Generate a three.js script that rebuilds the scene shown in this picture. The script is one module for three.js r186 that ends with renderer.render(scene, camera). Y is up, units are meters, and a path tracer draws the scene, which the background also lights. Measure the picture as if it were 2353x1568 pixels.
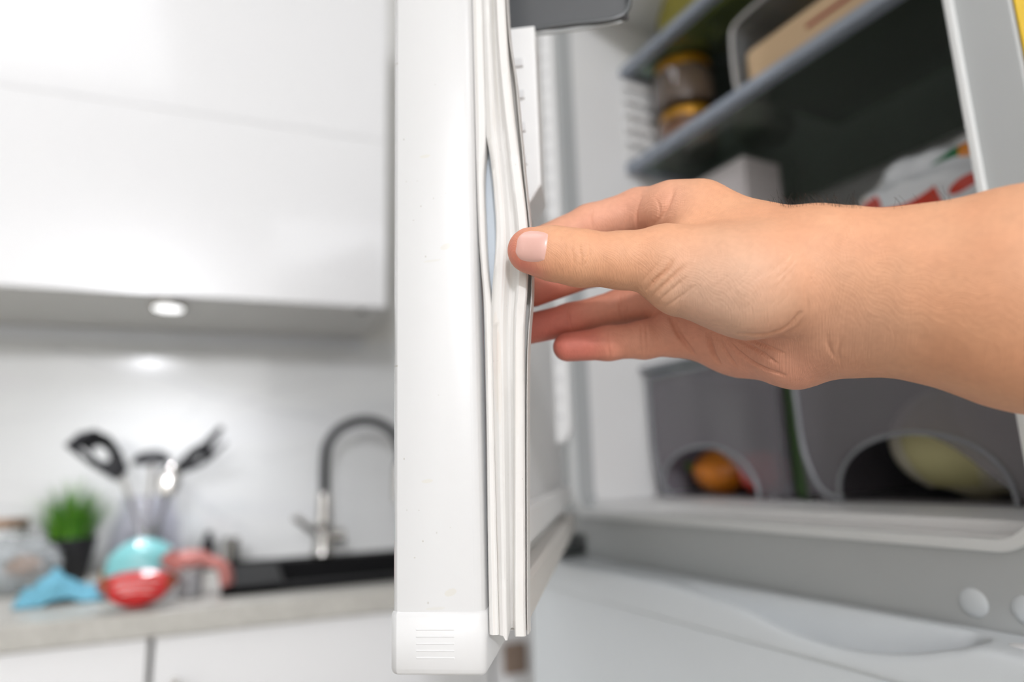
import * as THREE from 'three';
import { RoundedBoxGeometry } from 'three/addons/geometries/RoundedBoxGeometry.js';
import { mergeGeometries, toCreasedNormals } from 'three/addons/utils/BufferGeometryUtils.js';
import { RectAreaLightUniformsLib } from 'three/addons/lights/RectAreaLightUniformsLib.js';
import { ImprovedNoise } from 'three/addons/math/ImprovedNoise.js';

// ---------------------------------------------------------------- camera, light, exposure
const V = (x, y, z) => new THREE.Vector3(x, y, z);
const rad = THREE.MathUtils.degToRad;
const scene = new THREE.Scene();
scene.background = new THREE.Color(0x000000);
const FPX = 1520, PW = 2353, PH = 1568;
const camera = new THREE.PerspectiveCamera(2 * Math.atan(PH / 2 / FPX) * 180 / Math.PI, PW / PH, 0.02, 60);
camera.position.set(0, 1.115, 0);
camera.rotation.order = 'YXZ';
camera.rotation.set(rad(11), rad(-21.7), -0.0325);
camera.focus = 0.313;
camera.userData.fStop = 2.7;
camera.updateMatrixWorld(true);
const renderer = new THREE.WebGLRenderer();
renderer.toneMapping = THREE.LinearToneMapping;
renderer.toneMappingExposure = 0.197;
renderer.shadowMap.enabled = true;
RectAreaLightUniformsLib.init();

// lamps of the room and an added fill panel: position, size, colour and power; their fittings are built with the room below
const LAMP_WHITE = 0xf7f8ff;
const CEILING_LAMPS = [
  { at: [-0.8, 2.585, -0.35], w: 0.9, h: 0.9, power: 8.5, label: 'square ceiling panel lamp near the wall cabinets' },
  { at: [0.55, 2.585, 1.9], w: 0.9, h: 0.9, power: 11, label: 'added square ceiling fill panel near the refrigerator wall' },  // soft fill added to brighten hand and fridge interior, not a known lamp
];
const SPOTS = [{ at: [-0.85, 2.35, 3.0], radius: 0.12, power: 72 }];

// ---------------------------------------------------------------- helpers
const ray = (px, py) => V((px - PW / 2) / FPX, -(py - PH / 2) / FPX, -1).applyQuaternion(camera.quaternion);
const at = (px, py, depth) => ray(px, py).multiplyScalar(depth).add(camera.position);   // a pixel and a depth as a point
let seed = 7;
const rnd = () => { seed = (seed * 1664525 + 1013904223) >>> 0; return seed / 4294967296; };
const rr = (a, b) => a + (b - a) * rnd();
const pn = new ImprovedNoise();
const noise = (x, y, z) => pn.noise(x + 31.7, y + 11.3, z + 57.1);
const fbm = (x, y, z, o = 4) => { let s = 0, a = 0.5; for (let i = 0; i < o; i++) { s += a * noise(x, y, z); x *= 2.03; y *= 2.03; z *= 2.03; a *= 0.5; } return s; };
const clamp = THREE.MathUtils.clamp, lerp = THREE.MathUtils.lerp, sstep = THREE.MathUtils.smoothstep;
const taken = {};
const numbered = (n) => { taken[n] = (taken[n] || 0) + 1; return taken[n] === 1 ? n : `${n}_${String(taken[n] - 1).padStart(3, '0')}`; };
const lit = (m) => { m.castShadow = m.receiveShadow = true; return m; };
function part(name, geo, mat, parent) { const m = lit(new THREE.Mesh(geo, mat)); m.name = name; parent.add(m); return m; }
function thing(name, label, category, pos = [0, 0, 0], turn = 0, group) {
  const o = new THREE.Group(); o.name = numbered(name); o.position.set(...pos); o.rotation.y = turn;
  o.userData = { label, category }; if (group) o.userData.group = group; scene.add(o); return o;
}
function single(name, geo, mat, label, category, pos = [0, 0, 0], turn = 0, group) {
  const o = lit(new THREE.Mesh(geo, mat)); o.name = numbered(name); o.position.set(...pos); o.rotation.y = turn;
  o.userData = { label, category }; if (group) o.userData.group = group; scene.add(o); return o;
}
function struct(name, geo, mat, label, category = 'wall') { const o = lit(new THREE.Mesh(geo, mat)); o.name = name; o.userData = { kind: 'structure', label, category }; scene.add(o); return o; }
function bx(x0, x1, y0, y1, z0, z1, r = 0, seg = 2) {
  const w = x1 - x0, h = y1 - y0, d = z1 - z0;
  const g = r > 0 ? new RoundedBoxGeometry(w, h, d, seg, Math.min(r, w / 2.01, h / 2.01, d / 2.01)) : new THREE.BoxGeometry(w, h, d);
  g.translate((x0 + x1) / 2, (y0 + y1) / 2, (z0 + z1) / 2); return g;
}
const merge = (...gs) => mergeGeometries(gs.flat().map((g) => { const n = g.index ? g.toNonIndexed() : g; for (const k of Object.keys(n.attributes)) if (!['position', 'normal', 'uv'].includes(k)) n.deleteAttribute(k); if (!n.attributes.uv) n.setAttribute('uv', new THREE.Float32BufferAttribute(new Float32Array(n.attributes.position.count * 2), 2)); return n; }));
const lathe = (pts, seg = 40) => new THREE.LatheGeometry(pts.map(([x, y]) => new THREE.Vector2(x, y)), seg);
const tube = (pts, r, seg = 40, rs = 10) => new THREE.TubeGeometry(new THREE.CatmullRomCurve3(pts.map((p) => V(...p))), seg, r, rs, false);
const mat = (color, roughness = 0.5, o = {}) => new THREE.MeshPhysicalMaterial({ color, roughness, side: THREE.DoubleSide, ...o });
function knots(list) {          // smooth curve through (t, value) pairs, t rising
  const n = list.length, sl = list.map((p, i) => i === 0 || i === n - 1 ? 0 : (list[i + 1][1] - list[i - 1][1]) / (list[i + 1][0] - list[i - 1][0]));
  return (t) => {
    if (t <= list[0][0]) return list[0][1];
    for (let i = 1; i < n; i++) if (t <= list[i][0]) { const h = list[i][0] - list[i - 1][0], k = (t - list[i - 1][0]) / h, k2 = k * k, k3 = k2 * k; return (2 * k3 - 3 * k2 + 1) * list[i - 1][1] + (k3 - 2 * k2 + k) * h * sl[i - 1] + (3 * k2 - 2 * k3) * list[i][1] + (k3 - k2) * h * sl[i]; }
    return list[n - 1][1];
  };
}
function canvasTex(w, h, draw, srgb = true) {
  const c = document.createElement('canvas'); c.width = w; c.height = h; draw(c.getContext('2d'), w, h);
  const t = new THREE.CanvasTexture(c); if (srgb) t.colorSpace = THREE.SRGBColorSpace; t.wrapS = t.wrapT = THREE.RepeatWrapping; t.magFilter = THREE.LinearFilter; return t;
}
function dataTex(n, fn, srgb = false) {
  const d = new Uint8Array(n * n * 4);
  for (let j = 0; j < n; j++) for (let i = 0; i < n; i++) { const c = fn(i / n, j / n), k = (j * n + i) * 4; const v = Array.isArray(c) ? c : [c, c, c]; for (let q = 0; q < 3; q++) d[k + q] = clamp(v[q], 0, 1) * 255; d[k + 3] = 255; }
  const t = new THREE.DataTexture(d, n, n); t.magFilter = t.minFilter = THREE.LinearFilter; t.wrapS = t.wrapT = THREE.RepeatWrapping; if (srgb) t.colorSpace = THREE.SRGBColorSpace; t.needsUpdate = true; return t;
}
function grid(nu, nv, fn, closeU = false) {        // fn(u, v) -> [x, y, z]
  const p = [], uv = [], ix = [];
  for (let j = 0; j <= nv; j++) for (let i = 0; i <= nu; i++) { p.push(...fn(i / nu, j / nv)); uv.push(i / nu, j / nv); }
  for (let j = 0; j < nv; j++) for (let i = 0; i < nu; i++) { const a = j * (nu + 1) + i, b = a + 1, c = a + nu + 1, d = c + 1; ix.push(a, b, d, a, d, c); }
  const g = new THREE.BufferGeometry(); g.setAttribute('position', new THREE.Float32BufferAttribute(p, 3)); g.setAttribute('uv', new THREE.Float32BufferAttribute(uv, 2)); g.setIndex(ix); g.computeVertexNormals(); return g;
}
function blob(rx, ry, rz, amp = 0.1, freq = 3, sd = 0, shape = null, seg = 64) {     // lumpy closed body resting on y = 0
  const g = new THREE.SphereGeometry(1, seg, Math.round(seg * 0.75)), p = g.attributes.position; let lo = 1e9;
  for (let i = 0; i < p.count; i++) {
    const v = V().fromBufferAttribute(p, i); const k = 1 + amp * 2 * fbm(v.x * freq + sd, v.y * freq, v.z * freq, 4);
    v.multiplyScalar(k); if (shape) shape(v); v.set(v.x * rx, v.y * ry, v.z * rz); p.setXYZ(i, v.x, v.y, v.z); lo = Math.min(lo, v.y);
  }
  g.translate(0, -lo, 0); g.computeVertexNormals(); return g;
}

// ---------------------------------------------------------------- materials
const smudge = dataTex(256, (u, v) => 0.5 + 0.5 * fbm(u * 8, v * 8, 3, 4));
const M = {
  plaster: mat(0xe4e3df, 0.85), ceiling: mat(0xeeeeec, 0.9),
  floor: mat(0x9a948b, 0.5), carcass: mat(0xd8d6d1, 0.5),
  gloss: mat(0xf4f4f4, 0.22, { clearcoat: 0.4, clearcoatRoughness: 0.08 }),
  under: mat(0xd8d6d1, 0.3), slab: mat(0xc4c1b8, 0.35), rail: mat(0xdfe1e4, 0.3, { metalness: 0.15 }),
  shell: mat(0xe6e6e4, 0.28, { clearcoat: 0.5, clearcoatRoughness: 0.15 }),
  cap: mat(0xdededd, 0.32), liner: mat(0xeeeeec, 0.45), frame: mat(0xb3b6b5, 0.4), freezer: mat(0xd3d8da, 0.35),
  gasket: mat(0xe7e4dd, 0.5), dark: mat(0x2b312f, 0.5), brown: mat(0x8d7a6c, 0.6),
  black: mat(0x0c0c0d, 0.6, { specularIntensity: 0.35 }), blackMatte: mat(0x17171a, 0.55), steel: mat(0xc9c6c2, 0.16, { metalness: 1 }),
  glass: mat(0xf6f6f9, 0.03, { transmission: 1, thickness: 0, ior: 1.45 }),
  shelfGlass: mat(0xbcc7be, 0.06, { transmission: 0.95, thickness: 0, ior: 1.5 }),
  smoke: mat(0xd2ced2, 0.16, { transmission: 0.82, thickness: 0, ior: 1.5 }),
  smokeRim: mat(0x8f9194, 0.25), shelfTrim: mat(0x9aa2ad, 0.3),
};
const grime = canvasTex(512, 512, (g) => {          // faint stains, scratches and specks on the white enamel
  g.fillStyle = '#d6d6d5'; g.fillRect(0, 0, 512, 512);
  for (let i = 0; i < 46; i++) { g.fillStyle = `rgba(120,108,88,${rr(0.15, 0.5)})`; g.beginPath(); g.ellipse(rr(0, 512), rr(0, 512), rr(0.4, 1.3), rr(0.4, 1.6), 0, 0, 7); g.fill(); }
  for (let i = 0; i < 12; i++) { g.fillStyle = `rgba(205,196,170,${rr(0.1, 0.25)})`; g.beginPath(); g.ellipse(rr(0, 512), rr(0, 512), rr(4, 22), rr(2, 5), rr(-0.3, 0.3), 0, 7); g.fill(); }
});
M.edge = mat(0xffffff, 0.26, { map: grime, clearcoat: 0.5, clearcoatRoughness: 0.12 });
const rubberMap = canvasTex(256, 1024, (g) => {
  g.fillStyle = '#e0deda'; g.fillRect(0, 0, 256, 1024);
  for (let i = 0; i < 60; i++) { g.fillStyle = `rgba(205,180,160,${rr(0.03, 0.09)})`; g.beginPath(); g.ellipse(rr(0, 256), rr(0, 1024), rr(3, 14), rr(20, 120), 0, 0, 7); g.fill(); }
  for (let i = 0; i < 70; i++) { g.fillStyle = `rgba(80,70,60,${rr(0.15, 0.4)})`; g.beginPath(); g.ellipse(rr(0, 256), rr(0, 1024), rr(0.4, 0.9), rr(0.4, 1.1), 0, 0, 7); g.fill(); }
});
M.gasket = mat(0xffffff, 0.5, { map: rubberMap });
const SKIN = { tan: 0xd89e79, pale: 0xd9b299, pink: 0xd9987e, red: 0xc86f5f, vein: 0x8f8a80, nail: 0xdcada0, finger: 0xdb9f84 };
// ---------------------------------------------------------------- the room
const RX0 = -2.3, RX1 = 1.3, RZ0 = -1.75, RZ1 = 3.8, RH = 2.75, TH = 0.12;
struct('floor', bx(RX0 - TH, RX1 + TH, -TH, 0, RZ0 - TH, RZ1 + TH), M.floor, 'greyish floor under the kitchen cabinets', 'floor');
struct('ceiling', bx(RX0 - TH, RX1 + TH, RH, RH + TH, RZ0 - TH, RZ1 + TH), M.ceiling, 'white ceiling above the kitchen', 'ceiling');
struct('wall_back', bx(RX0 - TH, RX1 + TH, 0, RH, RZ0 - TH, RZ0), M.plaster, 'white wall behind the counter and wall cabinets');
struct('wall_front', bx(RX0 - TH, RX1 + TH, 0, RH, RZ1, RZ1 + TH), M.plaster, 'white wall opposite the counter');
struct('wall_left', bx(RX0 - TH, RX0, 0, RH, RZ0, RZ1), M.plaster, 'white wall at the far end of the counter');
struct('wall_right', bx(RX1, RX1 + TH, 0, RH, RZ0, RZ1), M.plaster, 'white wall behind the refrigerator');
for (const L of CEILING_LAMPS) {
  const t = thing('ceiling_lamp', L.label, 'lamp', [L.at[0], RH, L.at[2]]);
  part('frame', bx(-L.w / 2 - 0.02, L.w / 2 + 0.02, -0.012, 0, -L.h / 2 - 0.02, L.h / 2 + 0.02, 0.004), M.cap, t);
  part('diffuser', bx(-L.w / 2, L.w / 2, -0.014, -0.008, -L.h / 2, L.h / 2), mat(0xffffff, 0.6, { emissive: 0xffffff, emissiveIntensity: 3 }), t);
  const a = new THREE.RectAreaLight(LAMP_WHITE, L.power, L.w, L.h); a.position.set(L.at[0], RH - 0.016, L.at[2]); a.lookAt(L.at[0], 0, L.at[2]); scene.add(a);
}
for (const s of SPOTS) {
  const t = thing('pendant_lamp', 'white globe pendant lamp hanging from the ceiling', 'lamp', [s.at[0], RH, s.at[2]]);
  part('cable', new THREE.CylinderGeometry(0.003, 0.003, RH - s.at[1] - s.radius, 8).translate(0, -(RH - s.at[1] - s.radius) / 2, 0), M.black, t);
  part('globe', new THREE.SphereGeometry(s.radius, 32, 20).translate(0, s.at[1] - RH, 0), mat(0xffffff, 0.5, { emissive: 0xffffff, emissiveIntensity: 6 }), t);
  const l = new THREE.PointLight(LAMP_WHITE, s.power, 0, 2); l.position.set(...s.at); l.shadow.radius = s.radius / 0.02; l.castShadow = true; scene.add(l);
}
// ---------------------------------------------------------------- kitchen run along the back wall
const CY = 0.925, CF = -1.165, WF = -1.385, WB = 1.466;
const marble = canvasTex(1024, 512, (g, w, h) => {
  g.fillStyle = '#e2e3e2'; g.fillRect(0, 0, w, h);
  const vein = (x, y, dx, dy, n, c, lw) => { g.strokeStyle = c; g.lineWidth = lw; g.beginPath(); g.moveTo(x, y); for (let i = 0; i < n; i++) { x += dx + rr(-6, 6); y += dy + rr(-6, 6); g.lineTo(x, y); } g.stroke(); };
  for (let k = 0; k < 26; k++) vein(rr(0, w), rr(0, h), rr(-14, 14), rr(-10, 10), 22, `rgba(170,172,178,${rr(0.1, 0.3)})`, rr(1, 7));
  for (let k = 0; k < 60; k++) { g.fillStyle = `rgba(190,192,198,${rr(0.03, 0.1)})`; g.beginPath(); g.ellipse(rr(0, w), rr(0, h), rr(20, 90), rr(8, 30), rr(-0.8, 0.8), 0, 7); g.fill(); }
});
single('backsplash_panel', bx(RX0 + 0.002, RX1 - 0.002, CY + 0.001, 1.462, RZ0 + 0.0005, RZ0 + 0.008), mat(0xffffff, 0.1, { map: marble, clearcoat: 0.3 }), 'glossy white marble-veined backsplash above the counter', 'backsplash');
struct('trim_1', bx(RX0 + 0.002, 0.264, 1.436, 1.4655, RZ0 + 0.0085, RZ0 + 0.022, 0.003), M.rail, 'pale grey metal rail under the wall cabinets at the backsplash', 'trim');
// worktop with a real opening for the sink
const SX0 = -0.035, SX1 = 0.62, SZ0 = -1.645, SZ1 = -1.235;
{
  const s = new THREE.Shape(); s.moveTo(RX0 + 0.002, -(RZ0 + 0.0085)); s.lineTo(RX1 - 0.002, -(RZ0 + 0.0085)); s.lineTo(RX1 - 0.002, -CF); s.lineTo(RX0 + 0.002, -CF); s.closePath();
  const h = new THREE.Path(); h.moveTo(SX0 + 0.02, -SZ0 - 0.02); h.lineTo(SX1 - 0.02, -SZ0 - 0.02); h.lineTo(SX1 - 0.02, -SZ1 + 0.02); h.lineTo(SX0 + 0.02, -SZ1 + 0.02); h.closePath(); s.holes.push(h);
  const g = new THREE.ExtrudeGeometry(s, { depth: 0.032, bevelEnabled: true, bevelSize: 0.002, bevelThickness: 0.002, bevelSegments: 2 }); g.rotateX(-Math.PI / 2); g.translate(0, CY - 0.034, 0);
  const tex = dataTex(256, (u, v) => { const n = 0.5 * fbm(u * 30, v * 30, 1, 3) + 0.25 * fbm(u * 6, v * 6, 4, 3); return [0.745 + n * 0.16, 0.735 + n * 0.16, 0.705 + n * 0.16]; }, true); tex.repeat.set(3, 3);
  single('countertop', g, mat(0xffffff, 0.32, { map: tex }), 'pale grey stone-look kitchen countertop with the black sink set in', 'countertop');
}
{ // black composite sink
  const t = thing('kitchen_sink', 'black composite sink set into the pale countertop', 'sink', [0, CY, 0]);
  const rim = []; const hw = 0.012;
  part('rim', merge(bx(SX0, SX1, 0.0005, hw, SZ0, SZ0 + 0.06, 0.004), bx(SX0, SX1, 0.0005, hw, SZ1 - 0.03, SZ1, 0.004), bx(SX0, SX0 + 0.1, 0.0005, hw, SZ0, SZ1, 0.004), bx(SX1 - 0.03, SX1, 0.0005, hw, SZ0, SZ1, 0.004)), M.black, t);
  const b0 = -0.17, w = 0.008, X0 = SX0 + 0.095, X1 = SX1 - 0.028, Z0 = SZ0 + 0.055, Z1 = SZ1 - 0.028;
  part('bowl', merge(bx(X0, X1, b0, b0 + w, Z0, Z1), bx(X0, X1, b0, 0.006, Z0, Z0 + w), bx(X0, X1, b0, 0.006, Z1 - w, Z1), bx(X0, X0 + w, b0, 0.006, Z0, Z1), bx(X1 - w, X1, b0, 0.006, Z0, Z1)), M.black, t);
  part('drain', lathe([[0, 0.004], [0.03, 0.004], [0.04, 0.001], [0.042, 0]], 32).translate((X0 + X1) / 2, b0 + w, (Z0 + Z1) / 2), M.steel, t);
}
{ // faucet: chrome body and lever, black hose arch
  const t = thing('kitchen_faucet', 'chrome faucet with a black flexible hose arching over the sink', 'faucet', [0.165, CY + 0.012, SZ0 + 0.032]);
  part('base', lathe([[0, 0], [0.027, 0], [0.027, 0.006], [0.023, 0.012], [0.021, 0.05], [0.022, 0.058], [0, 0.058]], 32), M.steel, t);
  part('column', lathe([[0, 0.058], [0.019, 0.058], [0.018, 0.075], [0.0155, 0.09], [0.0145, 0.135], [0.011, 0.142], [0, 0.142]], 32), M.steel, t);
  part('lever', merge(tube([[-0.015, 0.05, 0.005], [-0.03, 0.062, 0.008], [-0.06, 0.085, 0.012]], 0.0075, 16, 10), new THREE.SphereGeometry(0.009, 16, 12).translate(-0.061, 0.086, 0.0125)), M.steel, t);
  part('valve_cap', new THREE.CylinderGeometry(0.016, 0.018, 0.03, 24).rotateZ(Math.PI / 2).translate(0.03, 0.04, 0.008), M.steel, t);
  const pts = []; for (let i = 0; i <= 16; i++) { const a = Math.PI * (1 - i / 16 * 1.12); pts.push([0.088 + 0.088 * Math.cos(a), 0.222 + 0.082 * Math.sin(a), 0.02 * i / 16]); }
  part('hose', tube([[0, 0.138, 0], [-0.001, 0.18, 0], ...pts], 0.0115, 80, 14), M.blackMatte, t);
  part('spray_head', new THREE.CylinderGeometry(0.015, 0.018, 0.085, 24).translate(0.171, 0.155, 0.021), M.steel, t);
}
function cabinet(name, label, x0, x1, y0, y1, z0, z1, doors, parts) {
  const t = thing(name, label, 'cabinet', [(x0 + x1) / 2, y0, (z0 + z1) / 2]), cx = (x0 + x1) / 2, cz = (z0 + z1) / 2;
  part('body', bx(x0 - cx, x1 - cx, 0, y1 - y0, z0 - cz, z1 - 0.02 - cz), M.carcass, t);
  for (const [a, b, c, d, extra] of doors) {
    const p = part('door', bx(a - cx + 0.0008, b - cx - 0.0008, c - y0, d - y0, z1 - 0.0195 - cz, z1 - cz, 0.0014), M.gloss, t);
    if (extra) extra(p, cx, y0, cz);
  }
  if (parts) parts(t, cx, y0, cz);
  return t;
}
const bar = (x, yTop, len) => (p, cx, y0, cz) => {
  part('handle', merge(bx(x - cx - 0.005, x - cx + 0.005, yTop - len - y0, yTop - y0, CF + 0.022 - cz, CF + 0.032 - cz, 0.003), bx(x - cx - 0.004, x - cx + 0.004, yTop - 0.025 - y0, yTop - 0.015 - y0, CF - cz, CF + 0.024 - cz), bx(x - cx - 0.004, x - cx + 0.004, yTop - len + 0.015 - y0, yTop - len + 0.025 - y0, CF - cz, CF + 0.024 - cz)), M.steel, p).userData.label = 'slim grey bar handle';
};
cabinet('base_cabinet', 'white base cabinet under the counter where the grass pot stands', -1.3, -0.126, 0, 0.882, RZ0 + 0.01, CF - 0.012, [[-1.3, -0.71, 0.1, 0.886], [-0.71, -0.128, 0.1, 0.886]]);
cabinet('base_cabinet', 'white base cabinet with a slim bar handle, under the black sink', -0.124, 0.41, 0, 0.7, RZ0 + 0.01, CF - 0.012, [[-0.121, 0.41, 0.1, 0.886, (p, cx, y0, cz) => { p.position.z = 0; bar(-0.085, 0.838, 0.16)(p, cx, y0, cz - 0.012); }]]);
cabinet('base_cabinet', 'white base cabinet with a brown square pull, below the refrigerator door', 0.412, 1.29, 0, 0.7, RZ0 + 0.01, CF - 0.012, [[0.414, 0.85, 0.1, 0.886, (p, cx, y0, cz) => {
  part('pull', bx(0.432 - cx, 0.474 - cx, 0.762 - y0, 0.812 - y0, CF - 0.013 - cz, CF - 0.002 - cz, 0.003), M.brown, p).userData.label = 'brown square pull'; }], [0.85, 1.288, 0.1, 0.886]]);
cabinet('wall_cabinet', 'glossy white wall cabinet above the utensil jar with flap doors', -0.75, 0.264, WB, 2.32, RZ0 + 0.001, WF, [[-0.749, 0.263, WB + 0.0, 1.8535, null], [-0.749, 0.263, 1.8545, 2.318, null]], (t, cx, y0, cz) => {
  const lx = -0.163, lz = -1.45;
  part('lamp_housing', lathe([[0, 0], [0.034, 0], [0.036, -0.004], [0.034, -0.011], [0.027, -0.012], [0.026, -0.009], [0, -0.009]], 32).translate(lx - cx, 0, lz - cz), M.steel, t);
  part('lamp_lens', new THREE.CylinderGeometry(0.026, 0.026, 0.004, 32).translate(lx - cx, -0.011, lz - cz), mat(0xffffff, 0.5, { emissive: 0xffffff, emissiveIntensity: 10 }), t);
  const l = new THREE.SpotLight(LAMP_WHITE, 3.5, 0, rad(78), 0.6, 2); l.position.set(lx, WB - 0.02, lz); l.target.position.set(lx, 0, lz); l.shadow.radius = 1; l.castShadow = true; scene.add(l, l.target);
  part('bottom_board', bx(-0.749 - cx, 0.263 - cx, -0.0005, 0.018, RZ0 + 0.002 - cz, WF - 0.0205 - cz), M.under, t);
  part('hinge_cap', new THREE.CylinderGeometry(0.007, 0.007, 0.004, 16).translate(0.216 - cx, -0.002, -1.42 - cz), M.dark, t);
});
cabinet('wall_cabinet', 'glossy white wall cabinet further along the counter wall', -1.7, -0.752, WB, 2.32, RZ0 + 0.001, WF, [[-1.699, -0.753, WB, 1.853, null], [-1.699, -0.753, 1.855, 2.318, null]]);

// ---- things on the counter
{ // artificial grass in a black pot
  const t = thing('potted_grass', 'bright green artificial grass in a black pot on the counter', 'plant', [-0.328, CY, -1.61]);
  part('pot', lathe([[0, 0], [0.033, 0], [0.046, 0.078], [0.048, 0.08], [0.048, 0.084], [0.043, 0.084], [0.042, 0.07], [0, 0.07]], 40), M.blackMatte, t);
  const greens = [0x3f7d12, 0x57981b, 0x2c5f14, 0x74ab2c];
  greens.forEach((c, k) => {
    const gs = [];
    for (let i = 0; i < 110; i++) {
      const a = rr(0, 6.283), r0 = 0.04 * Math.sqrt(rnd()), out = rr(0.015, 0.07) * (0.35 + r0 / 0.04), h = rr(0.085, 0.15) * (1.05 - 0.35 * r0 / 0.04), w = rr(0.0011, 0.002);
      const c0 = Math.cos(a), s0 = Math.sin(a), tx = -s0, tz = c0;
      gs.push(grid(1, 5, (u, v) => { const ww = w * (1 - v * 0.85) * (u - 0.5) * 2, q = r0 + out * v * v; return [c0 * q + tx * ww, 0.07 + h * v - (v > 0.7 ? (v - 0.7) * out * 0.5 : 0), s0 * q + tz * ww]; }));
    }
    const g = part('grass_blades', mergeGeometries(gs), mat(c, 0.5), t); g.userData.kind = 'stuff';
  });
}
{ // glass jug with utensils
  const jx = -0.196, jz = -1.63;
  single('glass_jug', lathe([[0, 0.004], [0.05, 0.004], [0.062, 0.02], [0.066, 0.06], [0.062, 0.1], [0.05, 0.135], [0.05, 0.16], [0.0525, 0.16], [0.0525, 0.134], [0.065, 0.1], [0.069, 0.06], [0.065, 0.018], [0.052, 0], [0, 0]], 48), M.glass, 'clear glass jug holding black-headed kitchen utensils', 'jug', [jx, CY, jz]);
  const utensil = (name, label, base, top, parts) => {
    const t = thing(name, label, 'utensil', [jx, CY, jz], 0, 'utensils standing in the glass jug');
    part('handle', tube([base, [lerp(base[0], top[0], 0.5), lerp(base[1], top[1], 0.5), lerp(base[2], top[2], 0.5) + 0.002], top], 0.0052, 16, 10), M.steel, t);
    parts(t, top);
  };
  const plate = (pts, holes, m, t, name, pos, rx, ry, rz, bend) => {
    const s = new THREE.Shape(pts.map(([x, y]) => new THREE.Vector2(x, y))); for (const [hx, hy, hw, hh] of holes) { const p = new THREE.Path(); p.absellipse(hx, hy, hw, hh, 0, 6.2832, true); s.holes.push(p); }
    const g = new THREE.ExtrudeGeometry(s, { depth: 0.003, bevelEnabled: true, bevelSize: 0.0012, bevelThickness: 0.001, bevelSegments: 2, curveSegments: 16 });
    const p = g.attributes.position; for (let i = 0; i < p.count; i++) p.setZ(i, p.getZ(i) + bend * (p.getX(i) ** 2 * 14 + Math.max(0, p.getY(i)) ** 2 * 4)); g.computeVertexNormals();
    const o = part(name, g, m, t); o.position.set(...pos); o.rotation.set(rx, ry, rz); return o;
  };
  utensil('slotted_turner', 'black slotted turner leaning out of the glass jug', [0.018, 0.01, 0.0], [-0.056, 0.215, 0.004], (t, top) =>
    plate([[-0.012, 0], [0.012, 0], [0.026, 0.03], [0.031, 0.062], [0.022, 0.088], [0.002, 0.1], [-0.028, 0.098], [-0.022, 0.05]], [[0.004, 0.052, 0.011, 0.017], [-0.012, 0.07, 0.004, 0.014]], M.blackMatte, t, 'head', [top[0] + 0.004, top[1] - 0.012, top[2]], -0.15, 0.2, 0.86, 1.2).scale.setScalar(1.14));
  utensil('soup_ladle', 'black ladle with its round bowl up, in the glass jug', [0, 0.01, 0.006], [0.004, 0.236, 0.012], (t, top) => {
    const g = new THREE.SphereGeometry(0.036, 32, 16, 0, 6.2832, 0, 1.62); g.scale(1, 0.62, 0.95); const o = part('bowl', g, M.blackMatte, t); o.position.set(top[0], top[1] - 0.004, top[2] + 0.01); o.rotation.x = 0.25; });
  utensil('pasta_fork', 'black pronged pasta fork leaning out of the glass jug', [-0.012, 0.01, 0.0], [0.06, 0.222, 0.0], (t, top) =>
    plate([[-0.01, 0], [0.01, 0], [0.022, 0.03], [0.03, 0.058], [0.036, 0.098], [0.03, 0.1], [0.02, 0.07], [0.012, 0.066], [0.006, 0.072], [0.002, 0.108], [-0.006, 0.106], [-0.01, 0.064], [-0.016, 0.036]], [[0.008, 0.04, 0.005, 0.009]], M.blackMatte, t, 'head', [top[0] - 0.004, top[1] - 0.008, top[2]], -0.2, -0.2, -1.0, 1.4).scale.setScalar(1.12));
  { const t = thing('steel_spoon', 'polished steel serving spoon shining among the black utensils', 'utensil', [jx, CY, jz], 0, 'utensils standing in the glass jug');
    part('handle', tube([[0.01, 0.01, 0.012], [0.026, 0.1, 0.02], [0.035, 0.15, 0.024]], 0.004, 12, 8), M.steel, t);
    const g = new THREE.SphereGeometry(0.022, 32, 20); g.scale(1, 1.65, 0.35); const o = part('bowl', g, M.steel, t); o.position.set(0.039, 0.188, 0.027); o.rotation.set(-0.12, 0, -0.1); }
}
{ // canister, cut by the edge of the photograph
  const t = thing('storage_canister', 'white canister with a brown wooden lid beside the grass pot', 'canister', [-0.455, CY, -1.645]);
  part('body', lathe([[0, 0], [0.04, 0], [0.045, 0.004], [0.045, 0.105], [0.043, 0.109], [0, 0.109]], 40), mat(0xd9dad9, 0.3), t);
  part('lid', lathe([[0, 0.109], [0.046, 0.109], [0.047, 0.112], [0.047, 0.121], [0.044, 0.125], [0, 0.125]], 40), mat(0x9b7d63, 0.55), t);
}
single('clear_plastic_bag', blob(0.07, 0.045, 0.06, 0.24, 3.2, 3), mat(0xe6e9ea, 0.12, { transmission: 0.75, thickness: 0, ior: 1.3 }), 'crumpled clear plastic bag on the counter before the canister', 'bag', [-0.385, CY, -1.49]);
single('bread_roll', blob(0.028, 0.018, 0.022, 0.1, 2, 9), mat(0xa97a55, 0.7), 'small brown roll wrapped inside the clear plastic bag', 'bread', [-0.372, CY + 0.028, -1.49]);
function cloth(w, d, hgt, sd, lump) {
  const g = grid(60, 44, (u, v) => {
    const x = (u - 0.5) * w, z = (v - 0.5) * d, e = Math.max(0, 1 - Math.pow(Math.hypot((u - 0.5) * 2, (v - 0.5) * 2) * 0.92, 3));
    return [x + 0.008 * noise(u * 4 + sd, v * 4, 2), 0.003 + e * (hgt * lump(u, v) + 0.022 * Math.abs(fbm(u * 4.5 + sd, v * 3.5, sd, 4)) * 2), z + 0.01 * noise(u * 3, v * 4 + sd, 5)];
  });
  return g;
}
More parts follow.
